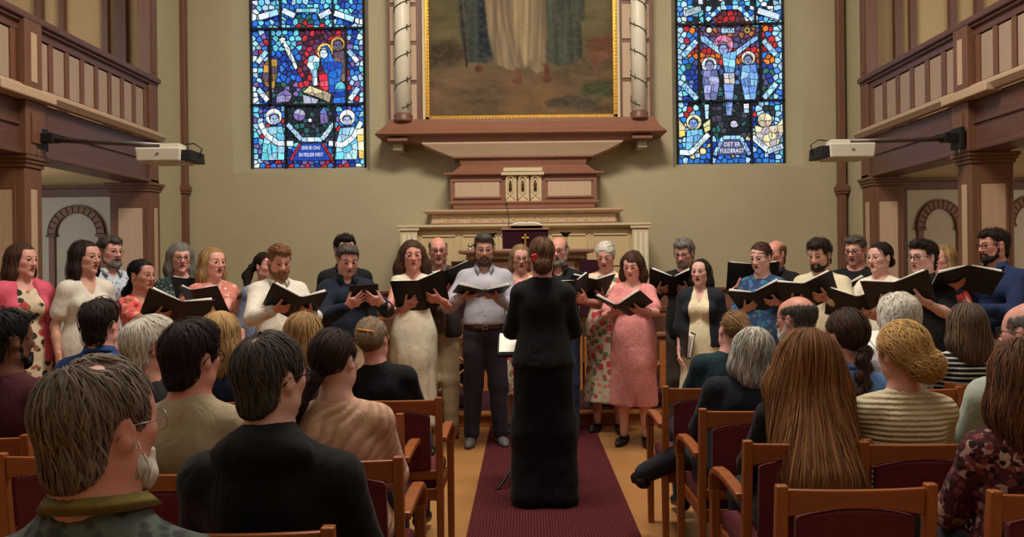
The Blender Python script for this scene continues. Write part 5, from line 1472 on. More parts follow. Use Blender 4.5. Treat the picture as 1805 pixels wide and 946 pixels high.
for a, b in ((800, 879), (964, 1041)):
    ab('cream_panel', a, b, 319, 346, 9.85, 9.9, M_CREAMP, RD_); fr = ab('panel_mould', a - 3, b + 3, 316, 319, 9.84, 9.9, M_BROWNX, RD_, .002); ab('panel_mould', a - 3, b + 3, 346, 349, 9.84, 9.9, M_BROWNX, RD_, .002)
moulding('base_mould', [(790, 1053, 354, 9.84), (788, 1055, 357, 9.82), (797, 1046, 361, 9.84), (797, 1046, 367, 9.84)], 9.9, M_BROWNX, RD_)
ab('plaque', 886, 955, 295, 302, 9.79, 9.9, M_CREAML, RD_, .003)
ab('niche_canopy', 882, 958, 303, 308, 9.79, 9.9, M_CREAML, RD_, .004)
M_DARK = mat_plain('dark_bronze', (70, 58, 36), .5, metal=.3)  # dark brown metallic finish of the niche statuettes
for cx in (899.5, 921.5, 943.5):
    d = 9.84; 
    nb = ab('niche', cx - 9.5, cx + 9.5, 309, 355, d, 9.87, M_CREAML, RD_, .004)
    xc = X_(cx, d, 330); zs = Z_(321, d); r = 6.2 * d / FPX
    m = MB()
    for k in range(12):
        a0, a1 = math.pi * k / 12, math.pi * (k + 1) / 12
        m.prism([(xc + q * math.cos(a), d - D, zs + 1.5 * q * math.sin(a)) for a, q in ((a0, r), (a0, r * 1.32), (a1, r * 1.32), (a1, r))], (0, -.02, 0))
    for s in (-1, 1): m.box(xc + s * r, xc + s * r * 1.32, d - D - .02, d - D, Z_(350, d), zs)
    m.build('lancet_arch', M_CREAML, nb)
    MB().box(xc - r * .95, xc + r * .95, d - D - .004, d - D + .002, Z_(336, d), zs + r * .9).build('niche_hollow', M_CREAM, nb)
    MB().lathe([(0, 0), (.018, 0), (.016, .05), (.020, .075), (.012, .09), (.013, .10), (.008, .118), (0, .12)], 10, (xc, d - D - .012, Z_(335.5, d))).build('statuette', M_DARK, nb, True)
    m = MB()
    for s in (-1, 1): m.tube([(xc - s * r * .9, d - D - .006, Z_(349, d)), (xc + s * r * .9, d - D - .006, Z_(338, d))], .004, 6)
    m.build('tracery', M_CREAM, nb)
moulding('shelf', [(741, 1100, 368, 9.66), (741, 1100, 371, 9.66), (752, 1090, 374, 9.72), (754, 1088, 376, 9.74)], 9.7, M_CREAMP, RD_)
ab('inscription_board', 756, 1086, 375, 394, 9.76, D, M_MAUVE, RD_)
ib = ab('inscription_field', 759, 1083, 377, 392.5, 9.75, 9.8, M_CREAMP, RD_, .003)
for wd_, a, b in (('JEG', 776, 812), ('ER', 826, 848), ('OPSTANDELSEN', 862, 980), ('OG', 994, 1016), ('LIVET', 1028, 1072)):
    lettering('inscription_word', wd_, .088, (X_((a + b) / 2, 9.75, 385), 9.75 - D, Z_(385, 9.75)), M_CREAM, RD_, .008, 0, X_(b, 9.75) - X_(a, 9.75))
# retable
moulding('retable_top', [(697, 1146, 394, 9.52), (697, 1146, 398, 9.52), (703, 1140, 402, 9.56)], 9.6, M_CREAML, RD_)
ab('retable', 706, 1137, 402, 640, 9.62, D, M_CREAM, RD_)
for a, b in ((703, 733), (1112, 1141)):
    q = ab('end_pilaster', a, b, 402, 640, 9.55, 9.8, M_CREAML, RD_); ab('pilaster_base', a - 3, b + 3, 398, 404, 9.53, 9.8, M_CREAML, RD_, .004)
    for k in range(3): ab('flute', a + 4 + k * 9, a + 9 + k * 9, 412, 600, 9.54, 9.6, M_WHITECOL, q, .004)
for a, b in ((741, 800), (813, 872), (880, 958), (970, 1030), (1043, 1104)):
    pn = ab('retable_panel', a, b, 415, 470, 9.605, 9.65, M_CREAM, RD_, .006)
    for (c0, c1, e0, e1) in ((a - 2, b + 2, 413, 415.5), (a - 2, a + .5, 413, 472), (b - .5, b + 2, 413, 472)): ab('panel_bead', c0, c1, e0, e1, 9.59, 9.64, M_CREAML, pn, .002)

# altar table
AT = empty('altar_table', (0, D, 0)); tag(AT, 'altar table with brown top, dentil frieze and dark purple cloth', 'altar')
ab('table_top', 805, 1045, 438.5, 446, 8.95, 9.5, M_BROWNX, AT, .012)
moulding('top_moulding', [(812, 1038, 446, 9.0), (826, 1028, 450, 9.04), (826, 1028, 456, 9.04)], 9, M_CREAML, AT)
for k in range(32): ab('dentil', 829 + k * 6.2, 832.6 + k * 6.2, 450.5, 455, 9.025, 9.05, M_CREAML, AT, 0)
ab('altar_front', 832, 1022, 456, 690, 9.10, 9.5, M_ORANGE, AT)
for a, b in ((792, 836), (1018, 1060)): ab('purple_cloth', a, b, 459, 560, 9.02, 9.09, M_PURPLE, AT, .01)
for a, b in ((845, 905), (912, 938), (945, 1010)): ab('front_panel', a, b, 462, 560, 9.09, 9.12, M_CREAMP, AT, .006)

# book stand with purple cloth, open book, gooseneck microphone, bowls on stems
topz = Z_(438.5, 8.95)
BSt = empty('book_stand', (X_(926, 9.0, 430), 9.0, topz)); tag(BSt, 'book stand draped in purple with a gold cross, on the altar', 'book stand')
k = 9.0 / FPX
MB().hexa([(-40 * k, -.03, .005), (40 * k, -.03, .005), (40 * k, .12, .005), (-40 * k, .12, .005)], [(-40.5 * k, -.06, 33 * k), (40.5 * k, -.06, 33 * k), (40.5 * k, .14, 38 * k), (-40.5 * k, .14, 38 * k)]).build('purple_drape', M_PURPLE, BSt, bevel=.004)
MB().hexa([(-42 * k, -.075, 33 * k), (42 * k, -.075, 33 * k), (42 * k, .15, 38 * k), (-42 * k, .15, 38 * k)], [(-42 * k, -.075, 35 * k), (42 * k, -.075, 35 * k), (42 * k, .15, 41 * k), (-42 * k, .15, 41 * k)]).build('desk_top', M_BROWNX, BSt, bevel=.004)
cm = MB(); cm.box(-1.6 * k, 1.6 * k, -.068, -.048, 4 * k, 26 * k); cm.box(-6.5 * k, 6.5 * k, -.068, -.048, 17.5 * k, 20.5 * k); cm.build('gold_cross', M_GOLD, BSt, bevel=.003)
bk = empty('open_book', (X_(928, 9.0, 400), 9.03, topz + 40.5 * k)); tag(bk, 'open book with cream pages lying on the draped stand', 'book')
for s in (-1, 1):
    m = MB(); n = 8; V = []
    for i in range(n + 1):
        t = i / n; x = s * t * 27 * k; z = .012 * math.sin(math.pi * t) + .018 * (1 - t) + .006
        V += [(x, -.09, z - .006), (x, .09, z + .012), (x, .09, z + .024), (x, -.09, z + .006)]
    Q = [(i * 4 + j, (i + 1) * 4 + j, (i + 1) * 4 + (j + 1) % 4, i * 4 + (j + 1) % 4) for i in range(n) for j in range(4)] + [(0, 1, 2, 3), (n * 4 + 3, n * 4 + 2, n * 4 + 1, n * 4)]
    m.add(V, Q).build('page_block', M_PAPER, bk, True)
MB().box(-28 * k, 28 * k, -.10, .10, -.004, .004).build('cover', M_BROWN, bk, bevel=.002)
mc = empty('gooseneck_microphone', (X_(897, 8.98, 402), 8.98, topz + 34 * k)); tag(mc, 'thin black gooseneck microphone rising beside the open book', 'microphone')
MB().lathe([(0, 0), (.03, 0), (.03, .012), (0, .014)], 14).build('base', M_IRON, mc, True)
MB().tube([(0, 0, .012), (.0, .0, .10), (-.012, .0, .20), (-.022, -.01, .262)], .004, 8).build('neck', M_IRON, mc, True)
MB().tube([(-.022, -.01, .258), (-.024, -.013, .275), (-.026, -.02, .30)], [.006, .009, .007], 10).build('capsule', M_IRON, mc, True)
for px, lb in ((866, 'black bowl on gold stem left of the book stand'), (997, 'black bowl on gold stem right of the book stand')):
    d = 9.05; z1 = Z_(410, d) - topz
    t = empty('stemmed_bowl', (X_(px, d, 420), d, topz)); tag(t, lb, 'candle bowl')
    MB().lathe([(0, 0), (.05, 0), (.05, .01), (.02, .02), (0, .02)], 16).build('foot', M_GOLD, t, True)
    st = MB()
    for a in range(3): st.tube([(.03 * math.cos(a * 2.09), .03 * math.sin(a * 2.09), .012), (.006 * math.cos(a * 2.09), .006 * math.sin(a * 2.09), z1 * .45), (.022 * math.cos(a * 2.09), .022 * math.sin(a * 2.09), z1 - .05)], .004, 6)
    st.build('stem', M_GOLD, t, True)
    MB().lathe([(0, z1 - .055), (.02, z1 - .05), (.045, z1 - .02), (.066, z1), (.060, z1), (.04, z1 - .018), (0, z1 - .03)], 20).build('bowl', M_IRON, t, True)
t = empty('silver_flagon', (X_(829, 9.0, 435), 9.0, topz)); tag(t, 'small silver vessel on the left end of the altar', 'vessel')
MB().lathe([(0, 0), (.035, 0), (.03, .012), (.012, .02), (.03, .035), (.034, .05), (.02, .062), (0, .066)], 16).build('cup', M_METAL, t, True)
MB().tube([(.03, 0, .045), (.055, 0, .04), (.05, 0, .02), (.028, 0, .018)], .004, 6).build('handle', M_METAL, t, True)

# communion rail with lattice
CR = empty('communion_rail', (0, 8.35, .128)); tag(CR, 'wooden communion rail with crossed lattice behind the singers', 'railing')
zr = Z_(588, 8.35) - .128
for s, xa, xb in ((-1, -2.9, -.55), (1, .62, 2.9)):
    MB().box(xa, xb, -.06, .06, zr - .045, zr).build('rail', M_BROWNX, CR, bevel=.012)
    MB().box(xa, xb, -.03, .03, .06, .10).build('foot_rail', M_BROWNX, CR, bevel=.006)
    nb = 6; w = (xb - xa) / nb
    for i in range(nb + 1): MB().box(xa + i * w - .03, xa + i * w + .03, -.035, .035, 0, zr - .04).build('post', M_ORANGE, CR, bevel=.006)
    for i in range(nb):
        for j in range(2):
            z0, z1 = .10 + j * (zr - .145) / 2, .10 + (j + 1) * (zr - .145) / 2
            for e in (0, 1):
                MB().tube([(xa + i * w + .03, .006 * (e * 2 - 1), z1 if e else z0), (xa + (i + 1) * w - .03, .006 * (e * 2 - 1), z0 if e else z1)], .014, 4).build('lattice_bar', M_ORANGE, CR)
    MB().box(xa, xb, -.34, -.08, 0, .14).build('kneeler', M_PURPLE, CR, bevel=.03)

# projectors on their arms
M_PROJ = mat_plain('white_projector_shell', (206, 198, 178), .45, .03, 3, .03)
M_GREYM = mat_plain('grey_arm_metal', (104, 96, 92), .35, metal=.6)
def projector(label, d, pxb, yb_, px0, px1, py0, py1, dirn):
    bp = at(pxb, yb_, d); t = empty('projector', (bp.x, d, bp.z)); tag(t, label, 'projector')
    x0, x1 = at(px0, py0, d - .15).x - bp.x, at(px1, py0, d - .15).x - bp.x; z1, z0 = at((px0 + px1) / 2, py0, d - .15).z - bp.z, at((px0 + px1) / 2, py1, d - .15).z - bp.z
    far = x1 if dirn > 0 else x0; near_ = x0 if dirn > 0 else x1
    body = MB().hexa([(x0 + .01, -.14, z0), (x1 - .01, -.14, z0), (x1 - .02, .20, z0), (x0 + .02, .20, z0)], [(x0, -.15, z1), (x1, -.15, z1), (x1, .22, z1), (x0, .22, z1)]).build('shell', M_PROJ, t, bevel=.014)
    MB().box((x0 + x1) / 2 - .012, (x0 + x1) / 2 + .012, -.153, -.146, (z0 + z1) / 2 + .005, (z0 + z1) / 2 + .011).build('badge', M_GREYM, body)
    MB().hexa([(far - dirn * .005, -.13, z0 + .01), (far + dirn * .075, -.12, z0 + .008), (far + dirn * .075, .18, z0 + .008), (far - dirn * .005, .19, z0 + .01)],
              [(far - dirn * .005, -.13, z1 - .02), (far + dirn * .070, -.12, z1 - .018), (far + dirn * .070, .18, z1 - .018), (far - dirn * .005, .19, z1 - .02)]).build('lens_hood', M_IRON, t, bevel=.006)
    MB().box(far - dirn * .22, far - dirn * .05, -.05, .10, z1, z1 + .045).build('mount', M_PROJ, t, bevel=.006)
    MB().tube([(0, .02, -.0), (far - dirn * .12, .02, z1 + .035)], .018, 10).build('arm', M_GREYM, t, True); MB().tube([(0, .06, -.012), (far - dirn * .12, .06, z1 + .03)], .012, 8).build('arm_rail', M_GREYM, t, True)
    MB().box(-.02, .02, -.05, .13, -.10, .09).build('wall_plate', M_IRON, t, bevel=.006); MB().box(0, dirn * .14, -.02, .10, -.035, .04).build('arm_socket', M_IRON, t, bevel=.006)
    MB().tube([(far - dirn * .1, .05, z1 + .04), (far + dirn * .02, .08, z1 + .06), (far + dirn * .10, .05, z1 + .01), (far + dirn * .08, .05, z0 + .05)], .006, 6).build('cable', M_IRON, t, True)
    MB().tube([(0, .0, -.08), (dirn * .03, -.04, -.13), (dirn * .01, -.03, -.18), (-dirn * .015, .0, -.20)], .005, 6).build('wall_cable', M_GREYM, t, True)
projector('white short-throw projector on a long arm, left side', 6.95, 66, 243, 236, 318, 259, 284, 1)
projector('white short-throw projector on a long arm, right side', 7.35, 1692, 242, 1463, 1545, 251, 277, -1)
# ------------------------------------------------------------------ chairs
M_CHW = mat_wood('orange_chair_wood', (154, 88, 44), 0.36, 2, 9.0, 0.22)
M_CHWX = mat_wood('orange_chair_wood_level', (150, 84, 42), 0.36, 0, 9.0, 0.22)
M_CHP = mat_fabric('maroon_upholstery', (98, 36, 42), weave=120.0, var=.15)
CW = .235                                                   # half width over the posts
def chair_proto(arms):
    t = empty('chair')
    def P(y, z): return y - .10 * max(0, z - .42)           # the back leans away from the sitter
    for s in (-1, 1):
        m = MB(); pts = [(0, .0), (.0, .42), (-.045, .87)]
        V = []
        for (yy, z), (w, d) in zip(((.0, 0), (.0, .42), (P(0, .87), .87)), ((.016, .019), (.018, .022), (.017, .017))):
            x = s * (CW - .018)
            V += [(x - w, yy - d, z), (x + w, yy - d, z), (x + w, yy + d, z), (x - w, yy + d, z)]
        Q = [(3, 2, 1, 0), (8, 9, 10, 11)] + [(i * 4 + j, i * 4 + (j + 1) % 4, (i + 1) * 4 + (j + 1) % 4, (i + 1) * 4 + j) for i in range(2) for j in range(4)]
        m.add(V, Q).build('back_leg', M_CHW, t, bevel=.005)
    def slab(fz0, fz1, th, name, mat, xw, yb, curve, bev, n=14):
        V = []
        for i in range(n + 1):
            u = -1 + 2 * i / n; x = u * xw; z0, z1 = fz0(u), fz1(u)
            b = curve * (1 - u * u)
            V += [(x, P(yb, z0) - b - th / 2, z0), (x, P(yb, z0) - b + th / 2, z0), (x, P(yb, z1) - b + th / 2, z1), (x, P(yb, z1) - b - th / 2, z1)]
        Q = [(i * 4 + j, i * 4 + (j + 1) % 4, (i + 1) * 4 + (j + 1) % 4, (i + 1) * 4 + j) for i in range(n) for j in range(4)] + [(3, 2, 1, 0), (n * 4, n * 4 + 1, n * 4 + 2, n * 4 + 3)]
        return MB().add(V, Q).build(name, mat, t, bevel=bev)
    xw = CW - .034
    slab(lambda u: .775 + .028 * (1 - abs(u) ** 2.2), lambda u: .858, .020, 'top_rail', M_CHWX, xw, .0, .018, .005)
    slab(lambda u: .50, lambda u: .772 + .028 * (1 - abs(u) ** 2.2), .034, 'back_pad', M_CHP, xw * .86, .006, .020, .008)
    slab(lambda u: .455, lambda u: .50, .020, 'lower_rail', M_CHWX, xw, .0, .010, .004)
    MB().box(-CW + .03, CW - .03, .012, .45, .40, .472).build('seat_pad', M_CHP, t, bevel=.022)
    fr = MB().box(-CW + .02, CW - .02, .43, .455, .345, .405); fr.box(-CW + .02, CW - .02, .0, .025, .345, .405)
    for s in (-1, 1): fr.box(s * (CW - .02), s * (CW - .042), .02, .44, .345, .405)
    fr.build('seat_frame', M_CHWX, t, bevel=.004)
    for s in (-1, 1):
        top = .40 if s not in arms else .56
        MB().hexa([(s * CW - s * .006 - .017, .425, 0), (s * CW - s * .006 + .017, .425, 0), (s * CW - s * .006 + .017, .46, 0), (s * CW - s * .006 - .017, .46, 0)],
                  [(s * CW - s * .006 - .019, .42, top), (s * CW - s * .006 + .019, .42, top), (s * CW - s * .006 + .019, .465, top), (s * CW - s * .006 - .019, .465, top)]).build('front_leg', M_CHW, t, bevel=.005)
    for s in arms:                                            # bent arm that rolls over into the front leg
        path = [(-.02, .655), (.12, .665), (.26, .668), (.36, .660), (.42, .635), (.445, .595), (.445, .54)]; V = []; n = len(path)
        x = s * (CW - .004)
        pr = np.array(path); tg = np.gradient(pr, axis=0); tg /= np.linalg.norm(tg, axis=1)[:, None]
        for (y, z), (ty, tz) in zip(path, tg):
            ny, nz = -tz, ty; w, h = .024, .015
            V += [(x - w, y - ny * h, z - nz * h), (x + w, y - ny * h, z - nz * h), (x + w, y + ny * h, z + nz * h), (x - w, y + ny * h, z + nz * h)]
        Q = [(i * 4 + j, i * 4 + (j + 1) % 4, (i + 1) * 4 + (j + 1) % 4, (i + 1) * 4 + j) for i in range(n - 1) for j in range(4)] + [(3, 2, 1, 0), (n * 4 - 4, n * 4 - 3, n * 4 - 2, n * 4 - 1)]
        MB().add(V, Q).build('armrest', M_CHWX, t, bevel=.007)
    return t
PROTO = {}
def chair(x, d, label, arms=(), rz_=0.0):
    if arms not in PROTO: PROTO[arms] = chair_proto(arms); o = PROTO[arms]
    else: o = copy_tree(PROTO[arms])
    o.location = (x, d, 0); o.rotation_euler = (0, 0, rz_)
    tag(o, label, 'chair', 'wooden chairs of the audience'); return o

# ------------------------------------------------------------------ folders and music
M_FOLD = mat_plain('black_folder_card', (22, 21, 22), 0.5, .1, 12, .1, 90)
def folder(M4, opening, label, name='music_folder', w=.225, h=.305, pages=True):
    """M4: matrix whose columns are e_x, e_u (page up), n (inside normal), spine centre"""
    t = empty(name); t.matrix_world = M4
    tag(t, label, 'folder' if name == 'music_folder' else 'tablet')
    a = opening
    MB().box(-.014, .014, -h / 2, h / 2, -.004, .0).build('spine', M_FOLD, t, bevel=.001)
    for s in (-1, 1):
        c, sn = math.cos(a), math.sin(a)
        def pt(u, v, k): return (s * (.013 + u * c) - s * k * sn, v, u * sn + k * c)
        Q = [(0, 1, 2, 3), (7, 6, 5, 4), (0, 4, 5, 1), (1, 5, 6, 2), (2, 6, 7, 3), (3, 7, 4, 0)]
        def plate(nm, u0, u1, v0, v1, k0, k1, mat, sag=0.0):
            V = [pt(u0, v0, k0), pt(u1, v0, k0), pt(u1, v1, k0), pt(u0, v1, k0), pt(u0, v0, k1), pt(u1, v0, k1 + sag), pt(u1, v1, k1 + sag), pt(u0, v1, k1)]
            MB().add(V, Q).build(nm, mat, t, bevel=.0008)
        plate('cover', 0, w, -h / 2, h / 2, -.003, .0, M_FOLD)
        if pages: plate('pages', .004, w - .012, -h / 2 + .006, h / 2 - .006, .001, .007, M_PAPER, -.002); plate('loose_sheet', .004, w - .02, -h / 2 + .012, h / 2 - .004, .009, .010, M_PAPER, .012)
    return t

def place(px, top, d, s_extra=1.0, seated=False):
    p = at(px, top, d); return p
PEOPLE = []
def singer(px, top, d, yaw, S):
    p = at(px, top, d)
    hs = S.get('hs', 1.05); S['hs'] = hs
    topz = 1.607 + .125 * hs + S.get('vol', 0) - .03 * max(0, S.get('hpit', 0))
    ap = yaw; yaw = yaw + (math.atan2(-p.x, d) if yaw < 3 else 0.0)          # apparent turn plus the slant of the line of sight
    s = p.z / topz; S.update(loc=(p.x, d, 0), yaw=yaw, s=s)
    S.setdefault('skin', 'pink')
    Rr = rz(yaw)
    def to_local(P): return (Rr.T @ (np.array(P) - np.array([p.x, d, 0]))) / s
    arms = S.get('arms', {}); fo = S.get('folder')
    if fo:
        # spine centre straight from its place in the picture, an arm's length in front of the chest
        dd = fo.get('dd', .33); yw = fo.get('yaw', 0.0) - (.5 * yaw if yaw < 3 else 0)
        fw = np.array(at(fo['px'], fo['py'], d - dd)); c = to_local(fw)
        t = math.radians(fo.get('tilt', 50)); rl = fo.get('roll', 0.0)
        ex, eu, n = np.array([1, 0, 0.0]), np.array([0, -math.cos(t), math.sin(t)]), np.array([0, math.sin(t), math.cos(t)])
        Rn = rz(yw)
        ex2 = ex * math.cos(rl) + eu * math.sin(rl); eu2 = -ex * math.sin(rl) + eu * math.cos(rl)
        ex, eu, n = Rn @ ex2, Rn @ eu2, Rn @ n
        a = fo.get('open', .35)
        for sd in (-1, 1):
            if sd not in fo.get('hands', (-1, 1)): continue
            k = fo.get('grip', .085)
            w0 = c + ex * sd * k * math.cos(a) - eu * .055 - n * (.03 - k * math.sin(a))
            f = nv(eu * .5 - ex * sd * .85); wr = w0 - f * .075
            arms[sd] = dict(w=tuple(wr), f=f, n=n, t=eu, hint=(sd * .75, .35, -.9), curl=.22, spread=.16)
    S['arms'] = arms
    root = build_person(S); PEOPLE.append(root)
    if fo:
        W4 = Matrix.Translation(root.location) @ Matrix.Rotation(yaw, 4, 'Z') @ Matrix.Scale(s, 4)
        M = Matrix.Identity(4)
        for i in range(3): M[i][0] = -ex[i]; M[i][1] = eu[i]; M[i][2] = n[i]; M[i][3] = c[i]
        M4 = W4 @ M
        M4 = Matrix.LocRotScale(M4.to_translation(), M4.to_quaternion(), Vector((1, 1, 1)))
        folder(M4, a, fo['label'], fo.get('name', 'music_folder'), fo.get('w', .205), fo.get('h', .285), fo.get('pages', True))
    return root
def sitter(px, top, d, S, chair_label=None, arms=(), cx=None, hyaw=0.0):
    p = at(px, top, d); hs = S.get('hs', 1.05); S['hs'] = hs
    topz = 1.607 - .405 + .125 * hs + S.get('vol', 0)
    s = p.z / topz
    bx = p.x if 'bx' not in S else at(S['bx'], 700, d).x; S['side'] = -math.atan2(p.x - bx, .66 * s)
    S.update(loc=(bx, d, .0), yaw=math.pi + S.get('byaw', 0), s=s, seated=True, back=True, hyaw=hyaw)
    S.setdefault('skin', 'pink'); S.setdefault('bottom', dict(kind='trousers', mat=fab((34, 34, 40)))); S.setdefault('shoes', M_SHOEB)
    r = build_person(S); PEOPLE.append(r)
    r.location.z = .452 - .45 * s
    if chair_label: chair(bx if cx is None else cx, d - S.get('cgap', .19), chair_label, arms)
    return r
# ------------------------------------------------------------------ the choir
TR = lambda m, **k: dict(kind='trousers', mat=m, **k)
BLK = fab((20, 20, 22)); NAVY = fab((22, 30, 46)); CREAMC = fab((206, 192, 160)); WHITEC = fab((214, 206, 190)); BEIGE = fab((196, 176, 140)); CHAR = fab((50, 46, 56)); DENIM = fab((44, 60, 92)); GREYT = fab((92, 86, 78))
KHAKI = fab((200, 190, 164))
FLOR1 = fab((206, 188, 156), 'floral', ((176, 66, 66), (52, 50, 44), (150, 96, 70)), scale=11.0, density=.62)
FLOR2 = fab((208, 92, 84), 'floral', ((226, 150, 120), (150, 40, 46), (96, 80, 56)), scale=16.0, density=.6)
FLOR3 = fab((222, 206, 176), 'floral', ((214, 74, 78), (120, 128, 96), (228, 140, 130)), scale=13.0, density=.62)
FLOR4 = fab((44, 66, 104), 'floral', ((70, 104, 150), (92, 90, 70), (36, 110, 120)), scale=18.0, density=.6)
FLOR5 = fab((204, 60, 48), 'floral', ((230, 190, 180), (220, 110, 100)), scale=15.0, density=.55)
FLOR6 = fab((40, 52, 50), 'floral', ((130, 150, 140), (70, 92, 84)), scale=42.0, density=.5)
DOTS1 = fab((196, 120, 104), 'dots', ((226, 196, 182),), scale=26.0, density=.5)
PRINT1 = fab((188, 196, 204), 'floral', ((110, 124, 150), (150, 150, 150)), scale=40.0, density=.5)
PINKT = fab((206, 128, 124), 'dots', ((222, 168, 160),), scale=95.0, density=.6)

singer(40, 427, 5.9, .42, dict(seed=101, fem=True, label='woman in pink jacket over cream floral dress, far left of choir', hair='long', hcol='brown', len=.24, fy=.05, hyaw=.35, skin='pink', sing=.05,
    top=dict(kind='dress', mat=FLOR1, neck='scoop', sleeve=.4), dress_hem=.42, flare=.25, over=dict(name='jacket', mat=fab((214, 92, 112)), hem=.86, gap=.085, sleeve=1.5), shoes='pump'))
singer(152, 422, 6.05, .45, dict(seed=102, fem=True, label='dark-haired woman in white V-neck dress beside pink jacket', hair='long', hcol='dbrown', len=.17, hyaw=.33, sing=.55, skin='warm', fw=1.02,
    top=dict(kind='dress', mat=WHITEC, neck='v', vd=.14, sleeve=.62, puff=.012), dress_hem=.35, flare=.24, shoes='pump'))
singer(194, 415, 6.75, .40, dict(seed=103, fem=False, label='man in pale printed shirt with wire glasses and grey beard', hair='short', hcol='dgrey', beard=.9, bcol='grey', glasses='wire', hyaw=.2, sing=.5,
    top=dict(kind='shirt', mat=PRINT1, neck='open', collar=.02, buttons=True, hem=.82), bottom=TR(NAVY), shoes=M_SHOEB))
singer(250, 456, 5.85, .35, dict(seed=104, fem=True, label='black-haired woman in red floral dress holding a low folder', hair='ponytail', hcol='black', len=.2, tie=(0, .10, -.05), hyaw=.42, skin='tan', sing=.1,
    top=dict(kind='dress', mat=FLOR2, neck='v', vd=.10, sleeve=1.0, puff=.01), dress_hem=.4, shoes='pump',
    folder=dict(px=312, py=552, dd=.36, tilt=40, yaw=-.15, roll=-.35, open=.30, label='black folder held low by the woman in red floral dress')))
singer(318, 426, 6.85, .12, dict(seed=105, fem=True, label='grey-haired woman in dark green print with brown glasses', hair='long', hcol='grey', len=.19, glasses='brown', hyaw=.05, sing=.1, vol=.004,
    top=dict(kind='blouse', mat=FLOR6, neck='v', vd=.08, sleeve=1.6, hem=.8), bottom=TR(BLK), shoes=M_SHOEB,
    folder=dict(px=338, py=520, dd=.32, tilt=72, yaw=-.6, open=.25, label='black folder held upright by the grey-haired woman in green')))
singer(376, 433, 6.3, .30, dict(seed=106, fem=True, label='blonde woman in dotted pink dress with pages at her chest', hair='long', hcol='dblond', hcol2='blond', len=.2, hyaw=.25, closed=True, sing=.4,
    top=dict(kind='dress', mat=DOTS1, neck='v', vd=.12, sleeve=.5), dress_hem=.45, shoes='pump',
    folder=dict(px=352, py=540, dd=.34, tilt=62, yaw=-.85, open=.30, label='folder with white pages held by the blonde woman')))
singer(467, 444, 7.05, .2, dict(seed=107, fem=True, label='dark-haired woman mostly hidden behind the man in white shirt', hair='ponytail', hcol='dbrown', len=.2, px=-.05, tie=(-.06, .09, .0), hyaw=.5,
    top=dict(kind='blouse', mat=fab((130, 140, 166)), sleeve=1.2, hem=.85), bottom=TR(NAVY), shoes=M_SHOEB))
singer(490, 431, 6.3, .2, dict(seed=108, fem=False, label='red-bearded man in white shirt reading an open folder', hair='swept', hcol='red', beard=1.05, hyaw=.12, hpit=.28, down=True, skin='ruddy', fat=.15, vol=.004,
    top=dict(kind='shirt', mat=WHITEC, neck='open', collar=.022, buttons=True, hem=.78, fold=.007, blouse=.02), bottom=TR(WHITEC), shoes=M_SHOEBR,
    folder=dict(px=521, py=541, dd=.38, tilt=36, yaw=.0, roll=-.30, open=.42, label='open black folder in the hands of the red-bearded man')))
singer(608, 412, 7.1, .15, dict(seed=109, fem=False, label='dark-haired man with glasses standing behind the navy shirt', hair='short', hcol='black', glasses='black', hyaw=.1, vol=.004,
    top=dict(kind='shirt', mat=BLK, neck='open', collar=.02, hem=.84), bottom=TR(NAVY), shoes=M_SHOEB))
singer(611, 430, 6.5, .10, dict(seed=110, fem=False, label='man in navy shirt looking down at a small black tablet', hair='short', hcol='dgrey', hairline=.025, hyaw=.12, hpit=.30, down=True, closed=True, fat=.25, skin='pink', stubble=.2,
    top=dict(kind='shirt', mat=fab((24, 32, 46)), neck='open', collar=.02, buttons=True, bmat=M_IRON, hem=.985, fold=.006), bottom=TR(BEIGE, belt=True), shoes=M_SHOEB,
    folder=dict(px=642, py=517, dd=.34, tilt=62, yaw=.0, roll=.06, open=.02, w=.095, h=.15, pages=False, name='tablet_case', grip=.075, label='small black tablet case held in both hands by the navy shirt')))
singer(727, 421, 6.7, .05, dict(seed=111, fem=True, label='woman with long curly hair in sleeveless cream dress', hair='wavy', hcol='brown', len=.26, vol=.005, spread=.055, hairline=.03, jit=.55, strands=700, hyaw=.02, closed=True, sing=.0, skin='ruddy',
    top=dict(kind='dress', mat=fab((214, 204, 178)), neck='v', vd=.08, vw=.75, sleeve=0), dress_hem=.22, flare=.19, shoes='pump',
    folder=dict(px=742, py=520, dd=.36, tilt=58, yaw=.15, roll=.24, open=.34, label='open black folder held by the curly-haired woman')))
singer(772, 416, 7.35, .0, dict(seed=112, fem=False, label='bald man in brown shirt and beige trousers, dark-rimmed glasses', hair='balding', hcol='dgrey', glasses='black', hyaw=.05, skin='ruddy', stubble=.25,
    top=dict(kind='shirt', mat=fab((104, 82, 64)), neck='open', collar=.02, buttons=True, hem=.90), over=dict(name='open_jacket', mat=fab((54, 42, 36)), hem=.86, gap=.06), bottom=TR(BEIGE), shoes=M_SHOEBR,
    folder=dict(px=800, py=500, dd=.33, tilt=60, yaw=-.3, roll=.30, open=.3, label='black folder held by the bald man in brown')))
singer(853, 411, 6.95, .02, dict(seed=113, fem=False, label='bearded man in light grey shirt and dark trousers', hair='swept', hcol='dgrey', beard=1.05, bcol=(74, 52, 42), glasses='wire', hpit=.10, hyaw=.02, skin='tan', fat=.15, fw=.97, vol=.004, down=True,
    top=dict(kind='shirt', mat=fab((168, 164, 172)), neck='open', collar=.024, buttons=True, hem=.990, fold=.006), bottom=TR(CHAR, belt=True), shoes=M_SHOEG, stance=.02,
    folder=dict(px=849, py=517, dd=.37, tilt=14, yaw=.12, roll=-.10, open=.20, label='open folder held flat by the man in grey shirt')))
